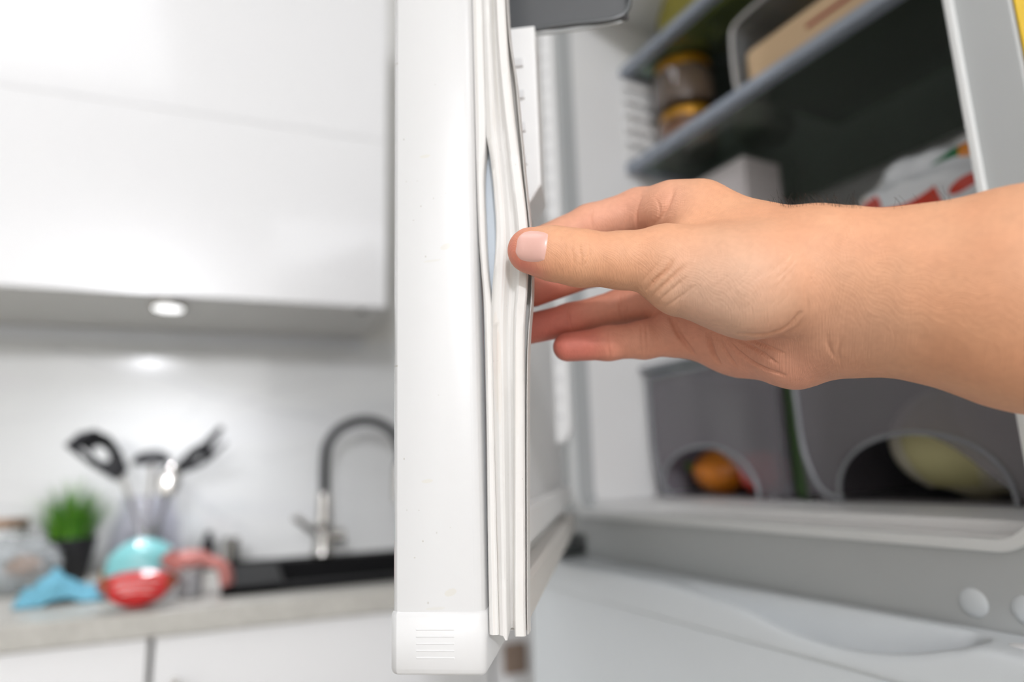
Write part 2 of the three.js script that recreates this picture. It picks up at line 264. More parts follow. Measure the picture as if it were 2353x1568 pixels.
single('blue_cloth', cloth(0.135, 0.1, 0.036, 2, (u, v) => 0.35 + 0.65 * Math.exp(-(((u - 0.35) / 0.28) ** 2)) * (0.7 + 0.3 * v)), mat(0x6cabc0, 0.85, { sheen: 0.3 }), 'crumpled blue cleaning cloth on the counter before the grass pot', 'cloth', [-0.275, CY, -1.35], 0.2);
{ // snack bags
  const pts = (v) => { const s = 1 - 0.25 * Math.max(0, v.y) ** 3; v.x *= s; };
  const red = canvasTex(512, 512, (g) => {
    g.fillStyle = '#c8181c'; g.fillRect(0, 0, 512, 512); g.fillStyle = '#e7c9bd';
    for (let k = 0; k < 3; k++) { g.save(); g.translate(256, 190 + k * 62); g.scale(1, 0.32); g.beginPath(); g.arc(0, 0, 150 - k * 26, 3.5, 5.9); g.lineWidth = 34; g.strokeStyle = 'rgba(240,222,214,0.85)'; g.stroke(); g.restore(); }
    g.fillStyle = '#8c3a1e'; g.fillRect(0, 0, 90, 512); g.fillRect(430, 0, 82, 512);
  });
  const g = blob(0.048, 0.027, 0.028, 0.1, 2.6, 4, (v) => { v.y = Math.sign(v.y) * Math.pow(Math.abs(v.y), 0.85); v.x *= 1.05 + 0.42 * v.y; }, 64);
  const p = g.attributes.position, uv = []; for (let i = 0; i < p.count; i++) uv.push(0.5 + p.getX(i) / 0.115, p.getY(i) / 0.06); g.setAttribute('uv', new THREE.Float32BufferAttribute(uv, 2));
  single('red_snack_bag', g, mat(0xffffff, 0.22, { map: red, clearcoat: 0.6 }), 'shiny red snack bag with pale lettering at the counter edge', 'bag', [-0.15, CY + 0.001, -1.208]);
  single('turquoise_bag', blob(0.056, 0.046, 0.042, 0.06, 2, 14, pts), mat(0x88d0d3, 0.3, { clearcoat: 0.4 }), 'bulging turquoise bag standing behind the red snack bag', 'bag', [-0.163, CY + 0.001, -1.34]);
}
single('brown_paper_scrap', blob(0.02, 0.022, 0.012, 0.2, 2, 21), mat(0xa27a3c, 0.7), 'small ochre paper scrap between grass pot and turquoise bag', 'paper', [-0.222, CY + 0.0005, -1.45]);
{ // limp rubber glove over the cup: palm, cuff and drooping fingers in one skin
  const t = thing('rubber_glove', 'salmon pink rubber glove draped over the grey cup at the sink corner', 'glove', [-0.07, CY, -1.3], 0.2);
  const fingerTubes = [[-0.018, 0.0], [-0.006, 0.006], [0.007, 0.004], [0.02, -0.004]].map(([z, dx], i) => tube([[0.002, 0.054, z * 0.8], [0.022 + dx, 0.05, z], [0.038 + dx, 0.032 + i * 0.002, z * 1.1], [0.043 + dx, 0.006, z * 1.15]], 0.0075, 24, 10));
  part('skin', merge(blob(0.03, 0.015, 0.026, 0.12, 2.4, 5).translate(-0.014, 0.042, 0), ...fingerTubes, tube([[-0.03, 0.05, 0], [-0.044, 0.058, 0.002], [-0.052, 0.068, 0.004]], 0.014, 16, 14)), mat(0xc9827b, 0.6), t);
}
{ const t = thing('grey_cup', 'small grey cup under the salmon pink glove', 'cup', [-0.083, CY, -1.28]);
  part('body', lathe([[0, 0], [0.016, 0], [0.019, 0.003], [0.02, 0.038], [0.018, 0.038], [0.017, 0.005], [0, 0.005]], 32), mat(0x9a9a9c, 0.3), t); part('rim', new THREE.TorusGeometry(0.019, 0.0012, 8, 32).rotateX(Math.PI / 2).translate(0, 0.038, 0), M.steel, t); }
{ const t = thing('soap_bottle', 'dark slim dispenser bottle at the sink corner', 'bottle', [-0.075, CY, -1.63]);
  part('body', lathe([[0, 0], [0.012, 0], [0.014, 0.004], [0.014, 0.055], [0.009, 0.064], [0.006, 0.068], [0, 0.068]], 24), M.blackMatte, t); part('cap', new THREE.CylinderGeometry(0.007, 0.007, 0.012, 16).translate(0, 0.073, 0), M.black, t); }
{ const t = thing('steel_tumbler', 'small steel tumbler by the dark dispenser bottle', 'cup', [-0.028, CY + 0.012, -1.628]);
  part('body', lathe([[0, 0], [0.014, 0], [0.017, 0.05], [0.0155, 0.05], [0.013, 0.003], [0, 0.003]], 32), M.steel, t); part('rim', new THREE.TorusGeometry(0.0163, 0.0009, 8, 32).rotateX(Math.PI / 2).translate(0, 0.05, 0), M.steel, t); }
// ---------------------------------------------------------------- refrigerator (own axes: x into the fridge, -z to the hinge side, front frame at x = 0)
const FT = rad(6), FO = V(0.4476, 0, -0.281);
const toWorld = (x, y, z) => V(x, y, z).applyAxisAngle(V(0, 1, 0), FT).add(FO);
const inFridge = (x, y, z) => toWorld(x, y, z).toArray();
const fridge = thing('refrigerator', 'white bottom-freezer refrigerator standing with its upper door open', 'refrigerator', FO.toArray(), FT);
const ZN = 0.012, ZF = -0.508, YB = 1.06, YT = 1.80, ON = 0.046, OF = -0.545, XB = 0.5;
function rrect(path, x0, x1, y0, y1, r, cw) {
  path.moveTo(x0 + r, y0);
  if (!cw) { path.lineTo(x1 - r, y0); path.absarc(x1 - r, y0 + r, r, -Math.PI / 2, 0); path.lineTo(x1, y1 - r); path.absarc(x1 - r, y1 - r, r, 0, Math.PI / 2); path.lineTo(x0 + r, y1); path.absarc(x0 + r, y1 - r, r, Math.PI / 2, Math.PI); path.lineTo(x0, y0 + r); path.absarc(x0 + r, y0 + r, r, Math.PI, Math.PI * 1.5); }
  else { path.absarc(x0 + r, y0 + r, r, Math.PI * 1.5, Math.PI, true); path.lineTo(x0, y1 - r); path.absarc(x0 + r, y1 - r, r, Math.PI, Math.PI / 2, true); path.lineTo(x1 - r, y1); path.absarc(x1 - r, y1 - r, r, Math.PI / 2, 0, true); path.lineTo(x1, y0 + r); path.absarc(x1 - r, y0 + r, r, 0, -Math.PI / 2, true); path.lineTo(x0 + r, y0); }
  path.closePath(); return path;
}
// a shape drawn with (a, b) = (z, y) and pushed along x
const pushX = (shape, depth, o = {}) => { const g = new THREE.ExtrudeGeometry(shape, { depth, bevelEnabled: false, curveSegments: 10, ...o }); const p = g.attributes.position, n = g.attributes.normal; for (let i = 0; i < p.count; i++) { const [a, b, c] = [p.getX(i), p.getY(i), p.getZ(i)]; p.setXYZ(i, c, b, a); const [d, e, f] = [n.getX(i), n.getY(i), n.getZ(i)]; n.setXYZ(i, f, e, d); } for (const a of [p, n, g.attributes.uv]) { const s = a.itemSize, r = a.array; for (let i = 0; i < a.count; i += 3) for (let q = 0; q < s; q++) { const k = r[(i + 1) * s + q]; r[(i + 1) * s + q] = r[(i + 2) * s + q]; r[(i + 2) * s + q] = k; } } return g; };
{ // front frame with the opening
  const s = rrect(new THREE.Shape(), OF, ON, 0.99, 1.86, 0.004); s.holes.push(rrect(new THREE.Path(), ZF - 0.001, ZN + 0.001, YB - 0.001, YT + 0.001, 0.028, true));
  part('front_frame', pushX(s, 0.028, { bevelEnabled: true, bevelSize: 0.0015, bevelThickness: 0.002, bevelSegments: 2 }), M.frame, fridge).userData.label = 'pale grey front frame';
  // white rim of the liner, standing slightly proud around the opening
  const r = rrect(new THREE.Shape(), ZF - 0.0045, ZN + 0.0022, YB - 0.005, YT + 0.0035, 0.03); r.holes.push(rrect(new THREE.Path(), ZF + 0.001, ZN - 0.001, YB + 0.001, YT - 0.001, 0.027, true));
  part('liner_rim', pushX(r, 0.006, { bevelEnabled: true, bevelSize: 0.0012, bevelThickness: 0.0015, bevelSegments: 2 }).translate(-0.004, 0, 0), mat(0xdfe1df, 0.45), fridge);
}
part('side_panel', bx(0.024, 0.6, 0.02, 1.86, ON - 0.012, ON, 0.004), M.shell, fridge);
part('side_panel', bx(0.024, 0.6, 0.02, 1.86, OF, OF + 0.012, 0.004), M.shell, fridge);
part('back_panel', bx(0.588, 0.6, 0.02, 1.86, OF + 0.012, ON - 0.012), M.shell, fridge);
part('top_panel', bx(0.024, 0.588, 1.848, 1.86, OF + 0.012, ON - 0.012), M.shell, fridge);
part('plinth', bx(0.03, 0.59, 0, 0.06, OF + 0.02, ON - 0.02), M.dark, fridge);
part('freezer_box', bx(0.02, 0.588, 0.06, YB - 0.004, OF + 0.0125, ON - 0.0125), M.frame, fridge);
part('liner_wall', bx(0.003, XB + 0.004, YB - 0.003, YT, ZF - 0.004, ZF, 0.001), M.liner, fridge);
part('liner_wall', bx(0.003, XB + 0.004, YB - 0.003, YT, ZN, ZN + 0.004, 0.001), M.liner, fridge);
part('liner_back', bx(XB, XB + 0.004, YB, YT, ZF, ZN), M.liner, fridge);
part('liner_floor', merge(bx(0.02, XB, YB - 0.003, YB + 0.012, ZF, ZN, 0.004), bx(0.004, 0.03, YB - 0.003, YB + 0.004, ZF, ZN, 0.002)), M.liner, fridge);
part('liner_ceiling', bx(0.003, XB, YT - 0.001, YT + 0.003, ZF, ZN), M.liner, fridge);
for (let k = 0; k < 7; k++) part('shelf_support', bx(0.118, 0.46, 1.568 + k * 0.0235, 1.581 + k * 0.0235, ZF - 0.001, ZF + 0.011, 0.005), M.liner, fridge);
part('plug_cap', new THREE.SphereGeometry(0.0092, 32, 20).scale(0.36, 1, 1).translate(-0.0015, 1.0205, -0.0345), M.freezer, fridge).userData.label = 'round white plug cap';
part('plug_cap', new THREE.SphereGeometry(0.0092, 32, 20).scale(0.36, 1, 1).translate(-0.0015, 1.0205, -0.0035), M.freezer, fridge).userData.label = 'round white plug cap';
part('hinge_bracket', merge(bx(-0.045, 0.002, 1.011, 1.0155, -0.545, -0.49, 0.001), bx(-0.002, 0.002, 1.009, 1.034, -0.53, -0.485, 0.001), new THREE.CylinderGeometry(0.005, 0.005, 0.016, 16).translate(-0.035, 1.018, -0.532)), M.dark, fridge).userData.label = 'dark metal hinge bracket';
// shelves
for (const [y, x0] of [[1.552, 0.118], [1.712, 0.118], [1.246, 0.114]]) {
  const s = part('shelf', bx(x0 + 0.012, 0.47, y, y + 0.004, ZF + 0.0015, ZN - 0.0015), M.shelfGlass, fridge); s.userData.label = 'tinted glass shelf';
  part('front_trim', y > 1.3 ? bx(x0 - 0.002, x0 + 0.016, y - 0.005, y + 0.009, ZF + 0.001, ZN - 0.001, 0.003) : bx(x0, x0 + 0.012, y - 0.003, y + 0.005, ZF + 0.001, ZN - 0.001, 0.002), y > 1.3 ? M.shelfTrim : M.smokeRim, s).userData.label = 'grey plastic front trim';
  part('side_trim', bx(x0 + 0.016, 0.47, y - 0.004, y + 0.0055, ZF + 0.0005, ZF + 0.012, 0.002), M.shelfTrim, s);
  part('side_trim', bx(x0 + 0.016, 0.47, y - 0.004, y + 0.0055, ZN - 0.012, ZN - 0.0005, 0.002), M.shelfTrim, s);
}
// crisper drawers of smoky plastic with an arched opening in the front
function drawer(z0, z1, hw, label) {
  const t = new THREE.Group(); t.name = 'crisper_drawer'; t.userData.label = label; fridge.add(t);
  const y0 = YB + 0.0128, y1 = 1.236, xf = 0.122, w = z1 - z0, cz = z0 + w * 0.45;
  const s = new THREE.Shape(), ah = 0.062, r = 0.05;
  s.moveTo(z0, y1); s.lineTo(z0, y0 + r); s.quadraticCurveTo(z0 + 0.004, y0, z0 + 0.03, y0); s.lineTo(cz - hw, y0);
  s.bezierCurveTo(cz - hw - 0.012, y0 + 0.05, cz - hw * 0.6, y0 + ah, cz, y0 + ah); s.bezierCurveTo(cz + hw * 0.55, y0 + ah, cz + hw * 0.75, y0 + 0.02, cz + hw + 0.02, y0);
  s.lineTo(z1 - 0.012, y0); s.quadraticCurveTo(z1, y0 + 0.004, z1, y0 + 0.03); s.lineTo(z1, y1); s.closePath();
  part('front', pushX(s, 0.003).translate(xf, 0, 0), M.smoke, t);
  const rim = []; for (let i = 0; i <= 24; i++) { const a = Math.PI * (1 - i / 24); rim.push([xf - 0.001, y0 + ah * Math.pow(Math.sin(a), 0.8) + 0.001, cz + (hw + 0.004 * i / 24) * Math.cos(a)]); }
  part('opening_rim', tube(rim, 0.0022, 60, 8), M.smokeRim, t);
  part('edge_rim', tube([[xf - 0.001, y1, z0 + 0.002], [xf - 0.001, y1 - 0.06, z0 + 0.002], [xf - 0.001, y0 + 0.045, z0 + 0.006], [xf - 0.001, y0 + 0.012, z0 + 0.022], [xf - 0.001, y0 + 0.002, z0 + 0.045]], 0.0025, 40, 8), M.smokeRim, t);
  part('top_rim', merge(bx(xf - 0.004, xf + 0.006, y1 - 0.004, y1 + 0.002, z0 - 0.001, z1 + 0.001, 0.002), bx(xf + 0.006, 0.45, y1 - 0.004, y1 + 0.002, z0 - 0.001, z0 + 0.006), bx(xf + 0.006, 0.45, y1 - 0.004, y1 + 0.002, z1 - 0.006, z1 + 0.001)), M.smokeRim, t);
  part('side', bx(xf + 0.003, 0.45, y0 + 0.004, y1 - 0.004, z0 + 0.001, z0 + 0.0035), M.smoke, t);
  part('side', bx(xf + 0.003, 0.45, y0 + 0.004, y1 - 0.004, z1 - 0.0035, z1 - 0.001), M.smoke, t);
  part('tray_bottom', bx(xf + 0.02, 0.45, y0, y0 + 0.0025, z0 + 0.0035, z1 - 0.0035), M.smoke, t);
  part('tray_back', bx(0.447, 0.45, y0, y1, z0, z1), M.smoke, t);
}
drawer(-0.498, -0.284, 0.08, 'smoky plastic crisper drawer by the hinge-side wall');
drawer(-0.256, 0.004, 0.076, 'smoky plastic crisper drawer holding the cabbage');
{ // freezer door: panel, and a moulded top with the scooped handle
  const t = new THREE.Group(); t.name = 'freezer_door'; fridge.add(t);
  const y1 = 1.0065, zA = OF, zB = ON, xf = -0.052;
  part('panel', bx(xf + 0.0005, -0.0046, 0.06, 0.9745, zA, zB, 0.002), M.freezer, t);
  const hh = (z) => sstep(z, -0.3, -0.13) * (1 - sstep(z, -0.028, -0.01)), drop = knots([[-0.3, 0], [-0.26, 0.0012], [-0.2, 0.006], [-0.182, 0.0085], [-0.149, 0.0155], [-0.111, 0.0193], [-0.078, 0.018], [-0.048, 0.0125], [-0.02, 0.004], [-0.006, 0]]);
  const g = grid(150, 30, (u, v) => {
    const z = lerp(zA, zB, u), h = hh(z), lip = y1 - drop(z), prof = [
      [-0.0045, 0.972], [-0.0045, y1 - 0.003], [-0.0058, y1 - 0.0008], [-0.008, y1], [lerp(-0.02, -0.017, h), y1 - 0.0003], [lerp(-0.024, -0.0195, h), y1 - 0.0012 * h], [lerp(-0.028, -0.0215, h), y1 - 0.006 * h], [lerp(-0.031, -0.025, h), y1 - 0.02 * h], [lerp(-0.034, -0.03, h), y1 - 0.028 * h], [lerp(-0.038, -0.038, h), y1 - 0.0305 * h], [lerp(-0.042, -0.0445, h), Math.min(lip, y1) - 0.008 * h], [lerp(-0.0445, -0.048, h), lip - 0.002 * h], [lerp(-0.047, -0.0505, h), lip - 0.0001], [xf - 0.0005, lip - 0.0012], [xf - 0.0022, lip - 0.004], [xf - 0.0025, lip - 0.008], [xf - 0.0025, 0.9775], [xf - 0.001, 0.974], [xf + 0.003, 0.9725]];
    const f = v * (prof.length - 1), i = Math.min(prof.length - 2, Math.floor(f)), k = f - i;
    return [lerp(prof[i][0], prof[i + 1][0], k), lerp(prof[i][1], prof[i + 1][1], k), z];
  });
  const ends = [zA, zB].map((z) => bx(xf - 0.0005, -0.005, 0.972, y1 - 0.001, z - 0.0004, z + 0.0004));
  part('handle_moulding', merge(g, ends), M.freezer, t).userData.label = 'pale moulded top with a scooped grip';
  part('screw_cap', new THREE.SphereGeometry(0.009, 24, 16).scale(0.55, 0.16, 1).translate(-0.033, y1, 0.008), M.cap, t);
}
// ---- the open upper door (own axes: x through its thickness, inner side positive; -z to the hinge)
const DA = rad(-29.4), DOORP = V(0.1015, 1.0247, -0.302);
const door = new THREE.Group(); door.name = 'door'; door.userData.label = 'open white refrigerator door seen along its edge';
door.position.copy(DOORP.clone().sub(FO).applyAxisAngle(V(0, 1, 0), -FT)); door.rotation.y = DA - FT; fridge.add(door);
const DW = 0.525, DH = 0.8;
{
  const shape = new THREE.Shape(), x0 = -0.043, x1 = 0.0005, R1 = 0.0055, R2 = 0.0042;   // drawn in (x, -z)
  shape.moveTo(x0, R1); shape.quadraticCurveTo(x0, 0, x0 + R1, 0); shape.lineTo(x1 - R2, 0); shape.quadraticCurveTo(x1, 0, x1, R2); shape.lineTo(x1, DW - 0.004); shape.lineTo(x0, DW - 0.004); shape.closePath();
  const g = new THREE.ExtrudeGeometry(shape, { depth: DH - 0.0272, bevelEnabled: false, curveSegments: 12 });
  g.rotateX(-Math.PI / 2); g.translate(0, 0.0272, 0);      // (x, -z, up)
  { const p = g.attributes.position, uv = []; for (let i = 0; i < p.count; i++) uv.push((p.getX(i) - p.getZ(i)) * 6, p.getY(i) * 6); g.setAttribute('uv', new THREE.Float32BufferAttribute(uv, 2)); }
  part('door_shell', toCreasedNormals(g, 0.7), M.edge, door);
  // bottom cap: a slightly larger rounded trough
  const cap = new THREE.Shape(), a0 = x0 - 0.0007, a1 = x1 + 0.0007;
  cap.moveTo(a0, R1 - 0.0012); cap.quadraticCurveTo(a0, -0.0008, a0 + R1, -0.0008); cap.lineTo(a1 - R2, -0.0008); cap.quadraticCurveTo(a1, -0.0008, a1, R2 - 0.0008); cap.lineTo(a1, DW - 0.003); cap.lineTo(a0, DW - 0.003); cap.closePath();
  const cg = new THREE.ExtrudeGeometry(cap, { depth: 0.0222, bevelEnabled: true, bevelSize: 0.0022, bevelOffset: -0.0022, bevelThickness: 0.0028, bevelSegments: 5, curveSegments: 12 });
  cg.rotateX(-Math.PI / 2); cg.translate(0, 0.003, 0);
  part('bottom_cap', toCreasedNormals(cg, 0.9), M.cap, door).userData.label = 'white plastic bottom cap';
  for (let k = 0; k < 5; k++) part('cap_rib', bx(-0.031, -0.013, 0.0075 + k * 0.003, 0.0083 + k * 0.003, 0.0004, 0.00105, 0.0003), M.cap, door);
  // inner liner with its raised ledge, the two notched ridges and the bin
  part('inner_panel', bx(0.001, 0.006, 0.03, DH - 0.03, -DW + 0.03, -0.022, 0.001), M.liner, door);
  part('inner_ledge', merge(bx(0.004, 0.0165, 0.05, 0.07, -DW + 0.06, -0.03, 0.003)), M.liner, door);
  const ridge = (z0, z1, xr, y0, y1) => {
    const s = new THREE.Shape(); s.moveTo(0.004, y0 - 0.002); s.lineTo(xr - 0.008, y0); s.lineTo(xr, y0 + 0.012); s.lineTo(xr, y1); s.lineTo(0.004, y1); s.closePath();
    const g = new THREE.ExtrudeGeometry(s, { depth: z1 - z0, bevelEnabled: true, bevelSize: 0.0015, bevelThickness: 0.0015, bevelSegments: 2 }); g.translate(0, 0, z0);
    const r = part('ridge', g, M.liner, door);
    for (let y = y0 + 0.024; y < y1 - 0.008; y += 0.0215) part('notch', bx(xr - 0.013, xr - 0.006, y, y + 0.006, z1 + 0.0008, z1 + 0.0032, 0.001), M.cap, r);
  };
  ridge(-0.085, -0.052, 0.0295, 0.243, 0.358);
  ridge(-0.475, -0.44, 0.0205, 0.12, 0.66);
  const b = part('divider_plate', bx(0.009, 0.0895, 0.366, 0.47, -0.0675, -0.063, 0.002), mat(0x6c6e70, 0.2, { transmission: 0.45, thickness: 0, ior: 1.5 }), door); b.userData.label = 'smoky grey plastic bottle divider';
  part('plate_edge', tube([[0.0095, 0.4, -0.062], [0.0095, 0.372, -0.062], [0.014, 0.3665, -0.062], [0.05, 0.3655, -0.062], [0.084, 0.3665, -0.062], [0.0893, 0.372, -0.062], [0.0896, 0.42, -0.062]], 0.0017, 60, 8), mat(0x4c4f50, 0.25), b);
  part('plate_edge', tube([[0.012, 0.363, -0.064], [0.05, 0.3625, -0.064], [0.085, 0.364, -0.064]], 0.001, 30, 8), mat(0xa7aaa8, 0.3), b);
}
{ // gasket: rubber profile swept up the free edge; the pulled part bows out and splits open
  const pull = knots([[0.0166, 0], [0.06, 0.0012], [0.127, 0.0034], [0.158, 0.0046], [0.18, 0.0068], [0.205, 0.0081], [0.2475, 0.0052], [0.28, 0.0026], [0.31, 0.001], [0.345, 0.0003], [0.4, 0]]);
  const L2 = knots([[0.164, 0.0068], [0.178, 0.0076], [0.203, 0.0102], [0.218, 0.0106], [0.249, 0.0088], [0.2666, 0.0067]]);
  const B1L = knots([[0.0166, 0.002], [0.127, 0.0031], [0.171, 0.0031], [0.21, 0.0013], [0.2666, 0.0008], [0.4, 0.0008]]);
  const B1R = knots([[0.0166, 0.0066], [0.16, 0.0068], [0.17, 0.007], [0.19, 0.0053], [0.215, 0.0046], [0.24, 0.0046], [0.2666, 0.0066], [0.3, 0.0066]]);
  const ys = []; for (let i = 0; i <= 160; i++) ys.push(0.0166 + (i / 160) * 0.36); for (let i = 1; i <= 20; i++) ys.push(0.3766 + i / 20 * (DH - 0.0166 - 0.3766 - 0.01));
  const sweep = (fn, capEnds = true) => {
    const n = fn(ys[0]).length, p = [], uv = [], ix = [];
    ys.forEach((y, j) => fn(y).forEach(([x, z, dy], i) => { p.push(x, y + (j === 0 ? (dy || 0) : 0), z); uv.push(i / n, y * 2.2); }));
    for (let j = 0; j < ys.length - 1; j++) for (let i = 0; i < n; i++) { const a = j * n + i, b = j * n + (i + 1) % n; ix.push(a, b, b + n, a, b + n, a + n); }
    const g = new THREE.BufferGeometry(); g.setAttribute('position', new THREE.Float32BufferAttribute(p, 3)); g.setAttribute('uv', new THREE.Float32BufferAttribute(uv, 2)); g.setIndex(ix); return toCreasedNormals(g, 0.95);
  };
  const lipBand = sweep((y) => { const a = B1L(y), b = B1R(y); return [[a, -0.0125], [a, -0.0052], [a + 0.0006, -0.0042], [lerp(a, b, 0.4), -0.0036], [b - 0.0007, -0.0036], [b, -0.0044], [b, -0.0125]]; });
  const body = sweep((y) => {
    const d = pull(y), l = L2(y), m = (x) => x + d * clamp((x - 0.0068) / 0.008, 0.0, 1) + Math.max(0, l - 0.0068) * clamp(1 - (x - 0.0068) / 0.006, 0, 1);
    return [[0.0068, -0.0125], [0.0068, -0.0042], [0.0074, -0.0028], [0.0088, -0.0022], [0.0098, -0.0022, -0.002], [0.0106, -0.0028, -0.002], [0.0111, -0.0042, 0.0], [0.0117, -0.0072, 0.004], [0.0125, -0.0078, 0.006], [0.0133, -0.0072, 0.004], [0.0139, -0.004, 0], [0.0143, -0.0018], [0.0149, -0.001], [0.0184, -0.001], [0.019, -0.0016], [0.0192, -0.0028], [0.0174, -0.0042], [0.0165, -0.0072], [0.0165, -0.0125]].map(([x, z, dy]) => [m(x), z, dy]);
  });
  const gap = knots([[0.0166, 0.0003], [0.12, 0.0005], [0.145, 0.0009], [0.17, 0.0016], [0.2, 0.0007], [0.23, 0.0007], [0.262, 0.0016], [0.295, 0.0022], [0.32, 0.0006], [0.35, 0.0002]]);
  const flap = sweep((y) => { const x = 0.0192 + pull(y) + gap(y); return [[x, -0.0052], [x + 0.0006, -0.0048], [x + 0.0008, -0.0125], [x - 0.004, -0.0155], [x - 0.0045, -0.0145], [x - 0.0002, -0.012]]; });
  const back = sweep((y) => { const x = 0.0155 + pull(y); return [[0.0015, -0.013], [x, -0.013], [x, -0.0145], [0.0015, -0.0145]]; });
  part('gasket', merge(lipBand, body, flap), M.gasket, door).userData.label = 'white rubber door gasket pulled away and split';
  part('gasket_channel', back, mat(0xc9d2da, 0.5), door);  // white rubber inside the slit; its bluish shade is put into the colour
  // the gasket goes on along the bottom to the hinge
  const s = new THREE.Shape([[0.001, 0.016], [0.008, 0.014], [0.0105, 0.018], [0.0125, 0.024], [0.0145, 0.019], [0.0182, 0.0185], [0.0188, 0.036], [0.0165, 0.0385], [0.001, 0.037]].map(([a, b]) => new THREE.Vector2(a, b)));
  part('bottom_gasket', new THREE.ExtrudeGeometry(s, { depth: DW - 0.04, bevelEnabled: false }).translate(0, 0, -DW + 0.026), mat(0xd9d5ce, 0.5), door);
}
// yellow sheet held on the outer side of the fridge
single('yellow_notice', bx(0.0, 0.196, 0, 0.29, 0, 0.002, 0.0009), mat(0xd2ad05, 0.45), 'yellow sheet fixed to the outer side of the refrigerator', 'sheet', inFridge(0.0, 1.30, ON + 0.002), FT);
single('brown_magnet', new THREE.SphereGeometry(0.014, 24, 16).scale(1, 1, 0.4), mat(0x5a3a22, 0.5), 'brown magnet holding the yellow sheet', 'magnet', inFridge(0.04, 1.452, ON + 0.0075), FT);
// ---------------------------------------------------------------- food and packages in the refrigerator
const GL = 1.5562, GM = 1.7162, GS = 1.2502, TR = YB + 0.0156;     // tops of the lower glass shelf, upper glass shelf, crisper cover, drawer trays
const glassJar = (r, h) => lathe([[0, 0], [r * 0.86, 0], [r * 0.96, 0.004], [r, 0.012], [r, h * 0.76], [r * 0.95, h * 0.84], [r * 0.84, h * 0.9], [r * 0.84, h], [r * 0.8, h], [r * 0.8, h * 0.89], [r * 0.92, h * 0.82], [r * 0.96, h * 0.75], [r * 0.96, 0.012], [r * 0.9, 0.005], [0, 0.005]], 48);
function jar(pos, r, h, fill, lidColor, fillK, label) {
  const t = thing('glass_jar', label, 'jar', inFridge(...pos), FT + 0.3);
  part('jar_body', glassJar(r, h), M.glass, t);
  part('contents', lathe([[0, 0.006], [r * 0.88, 0.006], [r * 0.94, 0.014], [r * 0.94, h * fillK], [0, h * fillK]], 40), mat(fill, 0.6), t);
  part('lid', lathe([[0, h + 0.003], [r * 0.8, h + 0.003], [r * 0.88, h], [r * 0.9, h - 0.004], [r * 0.9, h - 0.014], [r * 0.87, h - 0.014], [0, h - 0.002]], 48), mat(lidColor, 0.28, { metalness: 0.55 }), t);
  return t;
}
jar([0.192, GL, -0.448], 0.046, 0.068, 0x8a5a2c, 0xb98526, 0.72, 'squat glass jar of orange-brown spread with a gold lid, under another jar');
jar([0.19, GL + 0.0712, -0.448], 0.047, 0.078, 0x6e5b44, 0xc98f1c, 0.78, 'glass jar of grey-brown spread with a gold lid, on top of another jar');
{ // wrapped block in a clear tray
  const t = thing('food_tray', 'clear plastic tray with a pale tan bread block on the lower glass shelf', 'tray', inFridge(0.205, GL + 0.0002, -0.17), FT);
  part('bread_block', bx(-0.064, 0.08, 0.003, 0.066, -0.122, 0.115, 0.012, 3), mat(0xcdb08b, 0.75), t);
  part('topping', merge(blob(0.035, 0.02, 0.05, 0.12, 2, 3).translate(-0.02, 0.064, 0.03), blob(0.03, 0.016, 0.045, 0.12, 2, 8).translate(0.01, 0.064, -0.04)), mat(0xd9b878, 0.7), t);
  part('filling', bx(-0.0655, 0.06, 0.036, 0.042, -0.03, 0.108, 0.002), mat(0x8d2b22, 0.5), t);
  const s = rrect(new THREE.Shape(), -0.13, 0.13, 0, 0.105, 0.02); s.holes.push(rrect(new THREE.Path(), -0.1285, 0.1285, 0.0015, 0.1035, 0.0185, true));
  part('tray_shell', merge(pushX(s, 0.17).translate(-0.07, 0, 0)), mat(0xdedfdf, 0.12, { transmission: 0.85, thickness: 0, ior: 1.4 }), t);
  part('tray_rim', tube([[-0.071, 0.0, -0.112], [-0.071, 0.004, -0.126], [-0.071, 0.02, -0.13], [-0.071, 0.085, -0.13], [-0.071, 0.1, -0.126], [-0.071, 0.105, -0.112], [-0.071, 0.105, 0.11]], 0.0022, 60, 8), mat(0xb9b6b2, 0.3), t);
}
single('plastic_tub', lathe([[0, 0], [0.032, 0], [0.04, 0.012], [0.04, 0.04], [0.034, 0.05], [0, 0.052]], 40), mat(0x8f857f, 0.5), 'grey round tub between the jars and the bread tray', 'tub', inFridge(0.245, GL + 0.0002, -0.355), FT);
single('yellow_vegetable_bag', blob(0.075, 0.06, 0.1, 0.1, 2.2, 5), mat(0xb6ac4a, 0.5, { transmission: 0.15, thickness: 0 }), 'yellow-green bag of vegetables lying on the upper glass shelf', 'bag', inFridge(0.215, GM + 0.0002, -0.39), FT);
{ const t = thing('green_pepper', 'bright green pepper on the upper glass shelf', 'pepper', inFridge(0.235, GM + 0.0002, -0.215), FT);
  part('flesh', blob(0.048, 0.045, 0.05, 0.05, 1.5, 7, (v) => { const a = Math.atan2(v.z, v.x), k = 1 - 0.1 * Math.abs(Math.sin(a * 2)); v.x *= k; v.z *= k; }), mat(0x2d8a12, 0.25, { clearcoat: 0.5 }), t);
  part('stem', tube([[0, 0.082, 0], [0.003, 0.095, 0.002], [0.01, 0.105, 0.003]], 0.0055, 12, 8), mat(0x4c6b25, 0.6), t); }
single('carton', bx(-0.035, 0.035, 0, 0.276, -0.057, 0.057, 0.002), mat(0xe6dedd, 0.5), 'white carton standing under the lower glass shelf', 'carton', inFridge(0.237, GS + 0.0002, -0.4175), FT);
single('green_squash', blob(0.04, 0.035, 0.05, 0.1, 2, 9), mat(0x174f2a, 0.5), 'dark green squash behind the white plastic bag', 'vegetable', inFridge(0.38, GS + 0.0002, -0.28), FT);
